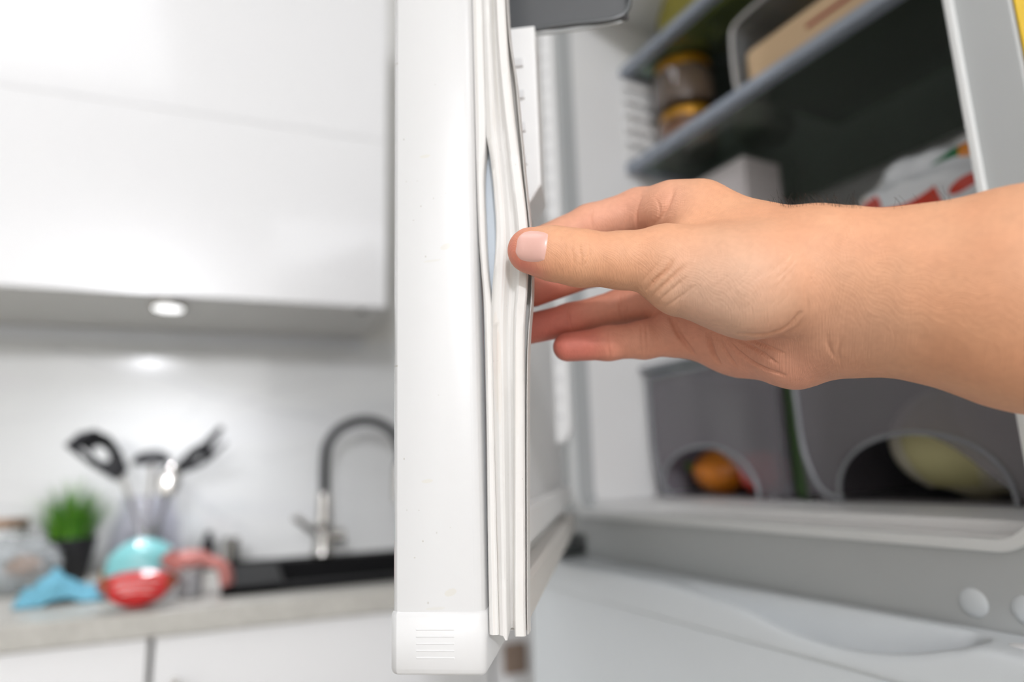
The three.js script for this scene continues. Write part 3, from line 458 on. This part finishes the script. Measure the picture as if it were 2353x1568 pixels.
{ // white carrier bag with printed vegetables
  const print = canvasTex(1024, 512, (g, w, h) => {
    g.fillStyle = '#d6d2cb'; g.fillRect(0, 0, w, h); g.fillStyle = '#dfe2e4'; g.fillRect(470, 130, 554, 300);
    g.fillStyle = '#c1321a'; g.beginPath(); g.moveTo(420, 250); g.lineTo(520, 240); g.lineTo(560, 300); g.quadraticCurveTo(680, 318, 760, 290); g.lineTo(770, 340); g.quadraticCurveTo(600, 380, 490, 350); g.closePath(); g.fill();
    g.beginPath(); g.ellipse(850, 300, 60, 18, -0.3, 0, 7); g.fill();
    g.fillStyle = '#d98212'; g.beginPath(); g.ellipse(880, 180, 90, 42, -0.15, 0, 7); g.fill(); g.fillStyle = '#b8400f'; g.beginPath(); g.ellipse(930, 150, 60, 28, 0, 0, 7); g.fill();
    g.fillStyle = '#1d7040'; g.beginPath(); g.moveTo(720, 215); g.lineTo(800, 165); g.lineTo(815, 215); g.closePath(); g.fill();
  });
  const g = blob(0.115, 0.085, 0.115, 0.05, 2.2, 11, (v) => { const k = 1 + 0.028 * Math.sin(v.y * 15 + v.z * 4 + v.x * 3) * sstep(v.y, 0, 0.5) + 0.012 * Math.sin(v.z * 17 - v.y * 9); v.multiplyScalar(k); }, 96), p = g.attributes.position, uv = [];
  for (let i = 0; i < p.count; i++) uv.push(0.55 + p.getZ(i) / 0.26 + 0.1, p.getY(i) / 0.18 - 0.13); g.setAttribute('uv', new THREE.Float32BufferAttribute(uv, 2));
  single('white_carrier_bag', g, mat(0xffffff, 0.35, { map: print }), 'white plastic bag printed with a red word and vegetables, on the crisper cover', 'bag', inFridge(0.235, GS + 0.0002, -0.106), FT);
}
// vegetables in the drawers
const tomato = (pos, r, c, label) => { const t = thing('tomato', label, 'tomato', inFridge(...pos), 0, 'tomatoes in the crisper drawer');
  part('flesh', blob(r, r * 0.86, r, 0.02, 1.4, pos[2] * 50, (v) => { const d = Math.hypot(v.x, v.z); if (v.y > 0) v.y -= 0.16 * Math.exp(-d * d * 8); }, 40), mat(c, 0.22, { clearcoat: 0.5 }), t);
  part('calyx', mergeGeometries([0, 1, 2, 3, 4].map((k) => { const a = k * 1.2566; return grid(1, 4, (u, v) => { const w = (u - 0.5) * r * 0.3 * (1 - v), q = v * r * 0.55; return [Math.cos(a) * q - Math.sin(a) * w, r * 1.52 + v * 0.002, Math.sin(a) * q + Math.cos(a) * w]; }); })), mat(0x355c26, 0.6), t); };
tomato([0.17, TR, -0.35], 0.032, 0xc8341f, 'red tomato beside the cucumber in the hinge-side crisper drawer');
tomato([0.245, TR, -0.425], 0.034, 0xb8452c, 'red tomato behind the orange pepper in the hinge-side crisper drawer');
{ const t = thing('orange_pepper', 'orange pepper lying in the hinge-side crisper drawer', 'pepper', inFridge(0.172, TR, -0.425), 0.4);
  part('flesh', blob(0.028, 0.029, 0.038, 0.05, 1.5, 3, (v) => { const a = Math.atan2(v.y, v.x), k = 1 - 0.12 * Math.abs(Math.sin(a * 2)); v.x *= k; v.y *= k; }, 48), mat(0xd07a16, 0.28, { clearcoat: 0.4 }), t); part('stem', tube([[0, 0.03, -0.034], [0, 0.034, -0.044], [0.003, 0.04, -0.05]], 0.004, 10, 8), mat(0x4c6b25, 0.6), t); }
{ const t = thing('cucumber', 'dark green cucumber standing upright between the two crisper drawers', 'cucumber', inFridge(0.142, YB + 0.0122, -0.2705), 0);
  part('body', lathe([[0, 0], [0.007, 0.002], [0.0108, 0.012], [0.0115, 0.06], [0.0112, 0.12], [0.0095, 0.148], [0.006, 0.156], [0, 0.157]], 32), mat(0x24420f, 0.4), t); part('stalk', new THREE.CylinderGeometry(0.003, 0.004, 0.006, 10).translate(0, 0.158, 0), mat(0x58703a, 0.7), t); }
{ const t = thing('cabbage', 'pale green cabbage in the crisper drawer', 'cabbage', inFridge(0.21, TR, -0.128), FT);
  const c = [mat(0xdcd6b4, 0.55), mat(0xd0c993, 0.55), mat(0xe2dcc4, 0.55)];
  part('head', blob(0.062, 0.05, 0.068, 0.04, 1.6, 6), c[0], t);
  for (let k = 0; k < 7; k++) { const a0 = k * 0.9, tilt = 0.35 + 0.25 * (k % 3);
    const leaf = grid(22, 18, (u, v) => { const a = a0 + (u - 0.5) * 1.7, e = -0.9 + v * 2.0, rb = 1.02 + 0.035 * (k % 3) + 0.03 * Math.sin(u * 9 + k) * v + 0.03 * Math.exp(-(((u - 0.5) / 0.06) ** 2)); return [0.062 * rb * Math.cos(e) * Math.cos(a), 0.0525 + 0.05 * rb * Math.sin(e), 0.068 * rb * Math.cos(e) * Math.sin(a)]; });
    part('leaf', leaf, c[k % 3], t); } }
// ---------------------------------------------------------------- the arm and hand that pull the gasket
{
  const J = (px, py, d, r) => ({ p: at(px, py, d), r: r / 1000 });
  const wristC = at(1920, 675, 0.300), foreC = at(2353, 688, 0.266);
  // frame of the arm: x along the forearm to the elbow, y up
  const ex = foreC.clone().sub(wristC).normalize(), ez = ex.clone().cross(V(0, 1, 0)).normalize(), ey = ez.clone().cross(ex).normalize();
  const frame = new THREE.Matrix4().makeBasis(ex, ey, ez).setPosition(wristC), inv = frame.clone().invert();
  const loc = (j) => { const q = j.p.clone().applyMatrix4(inv); return [q.x, q.y, q.z, j.r]; };
  const bone = (a, b) => { const A = loc(a), B = loc(b); return { a: A, b: B, d: [B[0] - A[0], B[1] - A[1], B[2] - A[2]], dr: B[3] - A[3], l2: (B[0] - A[0]) ** 2 + (B[1] - A[1]) ** 2 + (B[2] - A[2]) ** 2 }; };
  const chain = (...js) => js.slice(1).map((j, i) => bone(js[i], j));
  const sdBone = (o, x, y, z) => {
    const px = x - o.a[0], py = y - o.a[1], pz = z - o.a[2]; let t = (px * o.d[0] + py * o.d[1] + pz * o.d[2]) / o.l2; t = t < 0 ? 0 : t > 1 ? 1 : t;
    const qx = px - o.d[0] * t, qy = py - o.d[1] * t, qz = pz - o.d[2] * t; return Math.sqrt(qx * qx + qy * qy + qz * qz) - (o.a[3] + o.dr * t);
  };
  const smin = (a, b, k) => { const h = Math.max(k - Math.abs(a - b), 0) / k; return Math.min(a, b) - h * h * k * 0.25; };
  const group = (bones, k) => (x, y, z) => { let d = sdBone(bones[0], x, y, z); for (let i = 1; i < bones.length; i++) d = smin(d, sdBone(bones[i], x, y, z), k); return d; };
  const iM = J(1606, 488, 0.335, 12.6), mM = J(1615, 560, 0.352, 12.5), rM = J(1640, 668, 0.36, 12.2), pM = J(1662, 755, 0.36, 12);
  const tip = J(1219, 576, 0.3195, 11.1), ip = J(1335, 594, 0.3145, 12.5), tp = J(1430, 599, 0.311, 12.5), tm = J(1530, 598, 0.308, 15.5), tc = J(1790, 640, 0.298, 22);
  const thumb = chain(tip, J(1272, 583, 0.3165, 12), ip, tp, tm, J(1640, 615, 0.303, 18));
  const rU = J(1905, 597, 0.298, 20.3), rL = J(1955, 743, 0.303, 19.8), fU = J(2353, 600, 0.265, 27.5), fL = J(2353, 775, 0.27, 28);
  const far = (a, b, k, r) => ({ p: b.p.clone().add(b.p.clone().sub(a.p).multiplyScalar(k)), r: r / 1000 });
  const palm = [
    bone(iM, J(1872, 580, 0.303, 17.5)), bone(mM, J(1890, 640, 0.312, 16)), bone(rM, J(1890, 700, 0.316, 16)), bone(pM, J(1890, 745, 0.315, 16)),
    bone(J(1600, 545, 0.322, 12), J(1810, 600, 0.300, 20)),                               // between thumb and index metacarpals
    bone(J(1568, 648, 0.306, 16.5), J(1720, 655, 0.297, 22)), bone(J(1720, 655, 0.297, 22), J(1830, 660, 0.297, 19.5)),     // ball of the thumb
    bone(J(1690, 785, 0.35, 15.5), J(1825, 788, 0.324, 20)), bone(J(1825, 788, 0.324, 20), J(1930, 768, 0.31, 17)),     // heel of the hand
    bone(J(1565, 768, 0.358, 10.5), J(1700, 785, 0.348, 16.5)), bone(J(1560, 735, 0.362, 11.5), J(1710, 735, 0.342, 19)),     // pads at the finger roots
    bone(J(1885, 590, 0.299, 18.5), rU), bone(J(1880, 740, 0.308, 18), rL),
    bone(rU, fU), bone(rL, fL), bone({ p: wristC, r: 0.024 }, { p: foreC, r: 0.036 }),
    bone(fU, far(rU, fU, 1.55, 40)), bone(fL, far(rL, fL, 1.5, 38)), bone({ p: foreC, r: 0.036 }, far({ p: wristC }, { p: foreC }, 1.6, 47)),
  ];
  const fingers = [
    chain(iM, J(1538, 482, 0.343, 12), J(1470, 487, 0.356, 10.6), J(1357, 519, 0.361, 9.6), J(1240, 570, 0.358, 9.2)),
    chain(mM, J(1480, 580, 0.386, 10.6), J(1365, 618, 0.382, 9.7), J(1225, 668, 0.368, 9.2)),
    chain(rM, J(1428, 706, 0.376, 10.1), J(1312, 735, 0.373, 9.1), J(1215, 756, 0.369, 8.6)),
    chain(pM, J(1482, 781, 0.359, 10), J(1398, 789, 0.359, 9.0), J(1304, 798, 0.361, 7.9)),
  ];
  const palmF = group(palm, 0.012), thumbF = group(thumb, 0.006), fingerF = fingers.map((f) => group(f, 0.0035));
  const sdf = (x, y, z) => {
    let d = palmF(x, y, z);
    const t = thumbF(x, y, z);
    let f = 1; for (const g of fingerF) f = smin(f, g(x, y, z), 0.0012);
    d = smin(smin(d, fingerF[0](x, y, z), 0.015), f, 0.007);
    const dt = smin(d, t, 0.009);
    return f < d + 0.0005 ? Math.min(dt, Math.min(d, t)) : dt;
  };
  // ---- mesh the field with surface nets on a sparse grid
  const Hc = 0.0006, lo = [-0.185, -0.062, -0.055], n = [0, 1, 2].map((k) => Math.ceil(([0.345, 0.078, 0.122][k] - lo[k]) / Hc / 8) * 8);
  const [nx, ny, nz] = n, F = new Float32Array(nx * ny * nz).fill(9), id = (i, j, k) => (k * ny + j) * nx + i;
  for (let k = 0; k < nz; k += 8) for (let j = 0; j < ny; j += 8) for (let i = 0; i < nx; i += 8) {
    const c = sdf(lo[0] + (i + 3.5) * Hc, lo[1] + (j + 3.5) * Hc, lo[2] + (k + 3.5) * Hc);
    if (Math.abs(c) > Hc * 10) { for (let c2 = 0; c2 < 8; c2++) for (let b = 0; b < 8; b++) F.fill(c, id(i, j + b, k + c2), id(i, j + b, k + c2) + 8); continue; }
    for (let c2 = 0; c2 < 8; c2++) for (let b = 0; b < 8; b++) for (let a = 0; a < 8; a++) F[id(i + a, j + b, k + c2)] = sdf(lo[0] + (i + a) * Hc, lo[1] + (j + b) * Hc, lo[2] + (k + c2) * Hc);
  }
  const vert = new Int32Array(nx * ny * nz).fill(-1), P = [], I = [];
  const grad = (x, y, z, e = 0.0004) => { const gx = sdf(x + e, y, z) - sdf(x - e, y, z), gy = sdf(x, y + e, z) - sdf(x, y - e, z), gz = sdf(x, y, z + e) - sdf(x, y, z - e), l = Math.hypot(gx, gy, gz) || 1; return [gx / l, gy / l, gz / l, l / (2 * e)]; };
  for (let k = 0; k < nz - 1; k++) for (let j = 0; j < ny - 1; j++) for (let i = 0; i < nx - 1; i++) {
    const b = id(i, j, k); if (Math.abs(F[b]) > 0.0025) continue;
    let s = 0, cx = 0, cy = 0, cz = 0, m = 0;
    const v = []; for (let q = 0; q < 8; q++) v.push(F[b + (q & 1) + ((q >> 1) & 1) * nx + ((q >> 2) & 1) * nx * ny]);
    for (let q = 0; q < 8; q++) if (v[q] < 0) s++;
    if (s === 0 || s === 8) continue;
    for (let q = 0; q < 8; q++) for (const ax of [1, 2, 4]) if (!(q & ax)) { const w = q | ax; if ((v[q] < 0) !== (v[w] < 0)) { const t = v[q] / (v[q] - v[w]); cx += (q & 1) + (ax === 1 ? t : 0); cy += ((q >> 1) & 1) + (ax === 2 ? t : 0); cz += ((q >> 2) & 1) + (ax === 4 ? t : 0); m++; } }
    let x = lo[0] + (i + cx / m) * Hc, y = lo[1] + (j + cy / m) * Hc, z = lo[2] + (k + cz / m) * Hc;
    const g = grad(x, y, z), d = sdf(x, y, z); if (Math.abs(d) < Hc) { x -= g[0] * d; y -= g[1] * d; z -= g[2] * d; }
    vert[b] = P.length / 3; P.push(x, y, z);
  }
  for (let k = 1; k < nz - 1; k++) for (let j = 1; j < ny - 1; j++) for (let i = 1; i < nx - 1; i++) {
    const b = id(i, j, k), f0 = F[b]; if (Math.abs(f0) > 0.002) continue;
    const quad = (nb, a, c, d2, e) => { const f1 = F[nb]; if ((f0 < 0) === (f1 < 0)) return; const q = [vert[a], vert[c], vert[d2], vert[e]]; if (q.some((w) => w < 0)) return; if (f0 < 0) I.push(q[0], q[1], q[2], q[0], q[2], q[3]); else I.push(q[0], q[2], q[1], q[0], q[3], q[2]); };
    quad(b + 1, b - nx - nx * ny, b - nx * ny, b, b - nx);
    quad(b + nx, b - 1 - nx * ny, b - 1, b, b - nx * ny);
    quad(b + nx * ny, b - 1 - nx, b - nx, b, b - 1);
  }
  // ---- points of the photograph on the skin
  const eye = camera.position.clone().applyMatrix4(inv), invR = new THREE.Matrix4().extractRotation(inv);
  const onSkin = (px, py) => { const d = ray(px, py).applyMatrix4(invR).normalize(); let t = 0.2; for (let i = 0; i < 90; i++) { const s = sdf(eye.x + d.x * t, eye.y + d.y * t, eye.z + d.z * t); if (s < 0.00003) return [eye.x + d.x * t, eye.y + d.y * t, eye.z + d.z * t]; t += s * 0.9; if (t > 0.6) break; } return null; };
  const lines = [     // creases: photo points, depth and half width in millimetres
    [[[1318, 548], [1314, 575], [1318, 602], [1314, 618]], 0.28, 0.5], [[[1334, 541], [1332, 570], [1336, 600], [1330, 618]], 0.3, 0.5], [[[1350, 545], [1354, 575], [1350, 600], [1340, 612]], 0.28, 0.5], [[[1300, 552], [1297, 580], [1300, 600]], 0.16, 0.5],
    [[[1486, 668], [1505, 645], [1530, 622], [1545, 600]], 0.9, 0.9], [[[1497, 684], [1518, 662], [1548, 635], [1570, 612]], 0.7, 0.9], [[[1475, 650], [1490, 630], [1512, 605]], 0.35, 0.8], [[[1510, 697], [1540, 670], [1575, 640]], 0.45, 0.9], [[[1528, 708], [1560, 685], [1600, 655]], 0.35, 0.9],
    [[[1474, 452], [1464, 480], [1462, 505], [1466, 535]], 0.5, 0.8], [[[1362, 482], [1357, 500], [1362, 525]], 0.35, 0.8], [[[1500, 520], [1525, 492], [1540, 460], [1546, 438]], 0.55, 1.3], [[[1510, 460], [1516, 480], [1512, 500]], 0.3, 0.7],
    [[[1310, 704], [1307, 730], [1314, 758]], 0.4, 0.7], [[[1422, 672], [1424, 700], [1430, 742]], 0.4, 0.7], [[[1432, 672], [1437, 700], [1440, 740]], 0.35, 0.6],
    [[[1402, 755], [1398, 788], [1401, 825]], 0.45, 0.7], [[[1474, 748], [1476, 785], [1480, 820]], 0.4, 0.7], [[[1485, 748], [1488, 785], [1494, 820]], 0.35, 0.6],
    [[[1626, 766], [1630, 790], [1640, 818], [1650, 832]], 1.7, 1.3], [[[1540, 728], [1562, 772], [1592, 812]], 1.3, 1.1],
    [[[1655, 782], [1668, 810], [1690, 840]], 0.8, 0.9], [[[1668, 780], [1700, 812], [1745, 842], [1800, 862]], 0.9, 1.0], [[[1690, 778], [1740, 805], [1785, 835]], 0.7, 0.9], [[[1715, 775], [1760, 795], [1800, 812]], 0.5, 0.9],
    [[[1700, 768], [1760, 770], [1810, 752], [1838, 722]], 1.0, 1.3], [[[1790, 775], [1830, 755], [1850, 730]], 0.4, 1.0], [[[1850, 660], [1856, 700], [1850, 740]], 0.3, 0.9], [[[1925, 830], [1905, 800], [1900, 770]], 0.35, 0.9], [[[1935, 842], [1925, 805], [1935, 775]], 0.25, 0.9],
  ];
  for (let i = 0; i < 30; i++) { const x = 1560 + rr(0, 220), y = 620 + rr(0, 110), l = rr(25, 60); lines.push([[[x, y], [x + l * 0.6, y - l * 0.5], [x + l, y - l]], rr(0.05, 0.14), 0.5]); }
  for (let i = 0; i < 26; i++) { const x = 1285 + rr(0, 150), y = 560 + rr(0, 60), l = rr(12, 26); lines.push([[[x, y], [x + rr(-4, 4), y + l]], rr(0.05, 0.12), 0.4]); }
  const cell = new Map(), CS = 0.006, key = (x, y, z) => `${Math.floor(x / CS)},${Math.floor(y / CS)},${Math.floor(z / CS)}`;
  for (const [pts, dep, w] of lines) {
    const crv = new THREE.CatmullRomCurve3(pts.map(([a, b]) => V(a, b, 0))), N = 22, q = [];
    for (let i = 0; i <= N; i++) { const c = crv.getPoint(i / N), s = onSkin(c.x, c.y); if (s) q.push([...s, i / N]); }
    for (let i = 0; i < q.length - 1; i++) {
      const a = q[i], b = q[i + 1]; if (Math.hypot(a[0] - b[0], a[1] - b[1], a[2] - b[2]) > 0.006) continue;
      const e = Math.sin(Math.PI * clamp(a[3], 0.04, 0.96)), seg = [a, b, dep * 1.5 / 1000 * Math.sqrt(e), Math.max(w, 0.62) / 1000];
      const seen = new Set(); for (let dx = -1; dx <= 1; dx++) for (let dy = -1; dy <= 1; dy++) for (let dz = -1; dz <= 1; dz++) { const kk = key(a[0] + dx * 0.0045, a[1] + dy * 0.0045, a[2] + dz * 0.0045); if (!seen.has(kk)) { seen.add(kk); if (!cell.has(kk)) cell.set(kk, []); cell.get(kk).push(seg); } }
    }
  }
  // ---- colour of the skin: tan on the back of hand and forearm, paler ball of the thumb, pinker palm and fingers
  const spot = (px, py, d, r, c, k) => ({ p: at(px, py, d).applyMatrix4(inv), r, c: new THREE.Color(c), k });
  const base = new THREE.Color(SKIN.tan), spots = [
    spot(1680, 690, 0.28, 0.028, SKIN.pale, 0.75), spot(1600, 700, 0.29, 0.016, SKIN.pale, 0.6), spot(1800, 850, 0.31, 0.03, SKIN.pink, 0.8), spot(1700, 830, 0.335, 0.025, SKIN.pink, 0.8), spot(1600, 770, 0.345, 0.022, SKIN.pink, 0.9),
    spot(1460, 490, 0.35, 0.022, SKIN.finger, 0.9), spot(1380, 510, 0.355, 0.02, SKIN.finger, 0.9), spot(1290, 540, 0.355, 0.016, SKIN.finger, 0.8), spot(1540, 470, 0.33, 0.012, SKIN.finger, 0.6),
    spot(1500, 690, 0.37, 0.026, SKIN.pink, 0.9), spot(1420, 710, 0.37, 0.022, SKIN.pink, 0.9), spot(1330, 735, 0.365, 0.018, SKIN.pink, 0.9), spot(1250, 750, 0.36, 0.018, SKIN.red, 0.95), spot(1200, 755, 0.36, 0.014, SKIN.red, 0.9),
    spot(1500, 785, 0.355, 0.022, SKIN.pink, 0.9), spot(1420, 790, 0.355, 0.018, SKIN.pink, 0.9), spot(1340, 797, 0.355, 0.015, SKIN.red, 0.9), spot(1295, 800, 0.357, 0.012, SKIN.red, 0.9),
    spot(1270, 690, 0.365, 0.024, SKIN.red, 0.95), spot(1360, 650, 0.375, 0.02, SKIN.pink, 0.9),
    spot(1180, 570, 0.315, 0.008, SKIN.red, 0.75), spot(1195, 615, 0.312, 0.008, SKIN.red, 0.75), spot(1225, 628, 0.312, 0.008, SKIN.red, 0.55), spot(1200, 525, 0.318, 0.007, SKIN.red, 0.45),
    spot(1950, 750, 0.28, 0.02, SKIN.vein, 0.16), spot(2040, 770, 0.272, 0.016, SKIN.vein, 0.12),
  ];
  const np = P.length / 3, col = new Float32Array(np * 3), uvs = new Float32Array(np * 2), tmp = new THREE.Color();
  for (let i = 0; i < np; i++) {
    const x = P[i * 3], y = P[i * 3 + 1], z = P[i * 3 + 2]; let dsp = 0;
    const segs = cell.get(key(x, y, z)); 
    if (segs) { let best = 0; for (const [a, b, dep, w] of segs) { const vx = b[0] - a[0], vy = b[1] - a[1], vz = b[2] - a[2], l2 = vx * vx + vy * vy + vz * vz || 1e-12; let t = ((x - a[0]) * vx + (y - a[1]) * vy + (z - a[2]) * vz) / l2; t = clamp(t, 0, 1); const d2 = (x - a[0] - vx * t) ** 2 + (y - a[1] - vy * t) ** 2 + (z - a[2] - vz * t) ** 2; const g = dep * Math.exp(-d2 / (w * w)); if (g > best) best = g; } dsp -= best; }
    tmp.copy(base); for (const s of spots) { const d2 = (x - s.p.x) ** 2 + (y - s.p.y) ** 2 + (z - s.p.z) ** 2; tmp.lerp(s.c, s.k * Math.exp(-d2 / (s.r * s.r))); }
    const m = 1 + 0.09 * fbm(x * 90, y * 90, z * 90, 3) + 0.05 * noise(x * 420, y * 420, z * 420), rdn = 0.05 * noise(x * 60 + 9, y * 60, z * 60);
    col[i * 3] = tmp.r * m; col[i * 3 + 1] = tmp.g * m * (1 - rdn); col[i * 3 + 2] = tmp.b * m * (1 - rdn * 1.3);
    dsp += 0.00006 * noise(x * 700, y * 500, z * 700) + 0.0002 * fbm(x * 110, y * 110, z * 110, 2);
    const g = grad(x, y, z); P[i * 3] += g[0] * dsp; P[i * 3 + 1] += g[1] * dsp; P[i * 3 + 2] += g[2] * dsp;
    uvs[i * 2] = x * 28; uvs[i * 2 + 1] = (y - z) * 20;
  }
  { // the upper arm goes on from the elbow, back to the shoulder beside the photographer
    const e = foreC.clone().add(foreC.clone().sub(wristC).multiplyScalar(1.5)), sh = e.clone().add(V(0.03, 0.13, 0.27)), ax = sh.clone().sub(e), len = ax.length(); ax.normalize();
    const u = ax.clone().cross(V(0, 1, 0)).normalize(), w = u.clone().cross(ax), rad0 = knots([[0, 0.03], [0.14, 0.043], [0.3, 0.049], [0.7, 0.054], [1, 0.05]]), nu = 40, nv = 30, first = P.length / 3, extra = [], exUv = [];
    for (let j = 0; j <= nv; j++) for (let i = 0; i < nu; i++) { const t = j / nv, a2 = i / nu * Math.PI * 2, cap = t > 0.85 ? Math.sqrt(Math.max(0.0004, 1 - ((t - 0.85) / 0.15) ** 2)) : 1, r = rad0(t) * cap, q = e.clone().addScaledVector(ax, len * t).addScaledVector(u, Math.cos(a2) * r).addScaledVector(w, Math.sin(a2) * r).applyMatrix4(inv); P.push(q.x, q.y, q.z); extra.push(base.r, base.g, base.b); exUv.push(q.x * 28, (q.y - q.z) * 20); }
    for (let j = 0; j < nv; j++) for (let i = 0; i < nu; i++) { const a2 = first + j * nu + i, b2 = first + j * nu + (i + 1) % nu; I.push(a2, b2, b2 + nu, a2, b2 + nu, a2 + nu); }
    var colAll = new Float32Array(P.length), uvAll = new Float32Array(P.length / 3 * 2); colAll.set(col); colAll.set(extra, col.length); uvAll.set(uvs); uvAll.set(exUv, uvs.length);
  }
  const geo = new THREE.BufferGeometry(); geo.setAttribute('position', new THREE.Float32BufferAttribute(P, 3)); geo.setAttribute('color', new THREE.Float32BufferAttribute(colAll, 3)); geo.setAttribute('uv', new THREE.Float32BufferAttribute(uvAll, 2)); geo.setIndex(I); geo.computeVertexNormals();
  const pores = dataTex(512, (u, v) => { let s = 0.5; for (const [f, a] of [[40, 0.3], [80, 0.25]]) { const w = (k) => Math.sin(6.2832 * k); s += a * 0.5 * (w(f * u * 0.5 + f * v * 0.25 + 0.6 * w(u * 3) + 0.4 * w(v * 5)) * w(f * v * 0.5 - f * u * 0.25 + 0.5 * w(v * 4 + u * 2))); } return s + 0.1 * noise(u * 200, v * 200, 1); });
  const person = thing('person', 'bare forearm and hand pinching the door gasket between thumb and fingers', 'person');
  person.position.setFromMatrixPosition(frame); person.quaternion.setFromRotationMatrix(frame);
  part('arm', geo, new THREE.MeshPhysicalMaterial({ color: 0xffffff, vertexColors: true, roughness: 0.52, specularIntensity: 0.8, bumpMap: pores, bumpScale: 0.0003, sheen: 0.15, sheenColor: new THREE.Color(0xffc8a8), sheenRoughness: 0.5 }), person);
  // ---- thumb nail: a thin curved plate bedded in the skin
  {
    const NU = 40, NV = 30, pts = [], cx = 1221, cy = 566, ca = Math.cos(0.16), sa = Math.sin(0.16), ok = [];
    const top = [], m = (u, v) => { const a = (u * 2 - 1), b = (v * 2 - 1); const hx = 37, hy = 38, w = b * hy * Math.pow(Math.max(0, 1 - Math.pow(Math.max(0, -a), 2.6)), 0.5) * (a > 0 ? 1 - 0.2 * Math.pow(a, 3) : 1); return [cx + (a * hx) * ca - w * sa, cy + (a * hx) * sa * 0.4 + w * ca, a, b]; };
    const g = grid(NU, NV, (u, v) => {
      const [px, py, a, b] = m(u, v), s = onSkin(px, py) || onSkin(cx, cy), n = grad(...s), e = Math.max(Math.abs(a) ** 6, Math.abs(b) ** 6), h = lerp(0.00055, -0.00025, e);
      return [s[0] + n[0] * h, s[1] + n[1] * h, s[2] + n[2] * h];
    });
    const nl = part('thumb_nail', g, new THREE.MeshPhysicalMaterial({ color: SKIN.nail, roughness: 0.3, clearcoat: 0.25, clearcoatRoughness: 0.3, side: THREE.DoubleSide }), person); nl.userData.label = 'short pink thumb nail';
  }
  { // fine dark hairs on the back of the wrist and forearm
    const gs = [];
    for (let i = 0; i < 110; i++) {
      const px = 1770 + rnd() * (rnd() < 0.75 ? 210 : 420); let y = 425, s = null; while (y < 520 && !(s = onSkin(px, y))) y += 1; if (!s) continue; s = onSkin(px, y + rr(1, 7)) || s;
      const n = grad(...s), l = rr(0.002, 0.0062), a = rr(-1, 1), p0 = V(s[0], s[1], s[2]), nn = V(n[0], n[1] + 0.6, n[2]).normalize(), side = V(a * 0.7 - 0.5, 0.1, 0.3 * a).normalize();
      const p1 = p0.clone().addScaledVector(nn, l * 0.5).addScaledVector(side, l * 0.1), p2 = p0.clone().addScaledVector(nn, l * 0.8).addScaledVector(side, l * 0.55);
      gs.push(new THREE.TubeGeometry(new THREE.QuadraticBezierCurve3(p0, p1, p2), 5, 0.00004, 4, false));
    }
    const h = part('arm_hair', mergeGeometries(gs), mat(0x2a2019, 0.5), person); h.userData.kind = 'stuff';
  }
}
renderer.render(scene, camera);
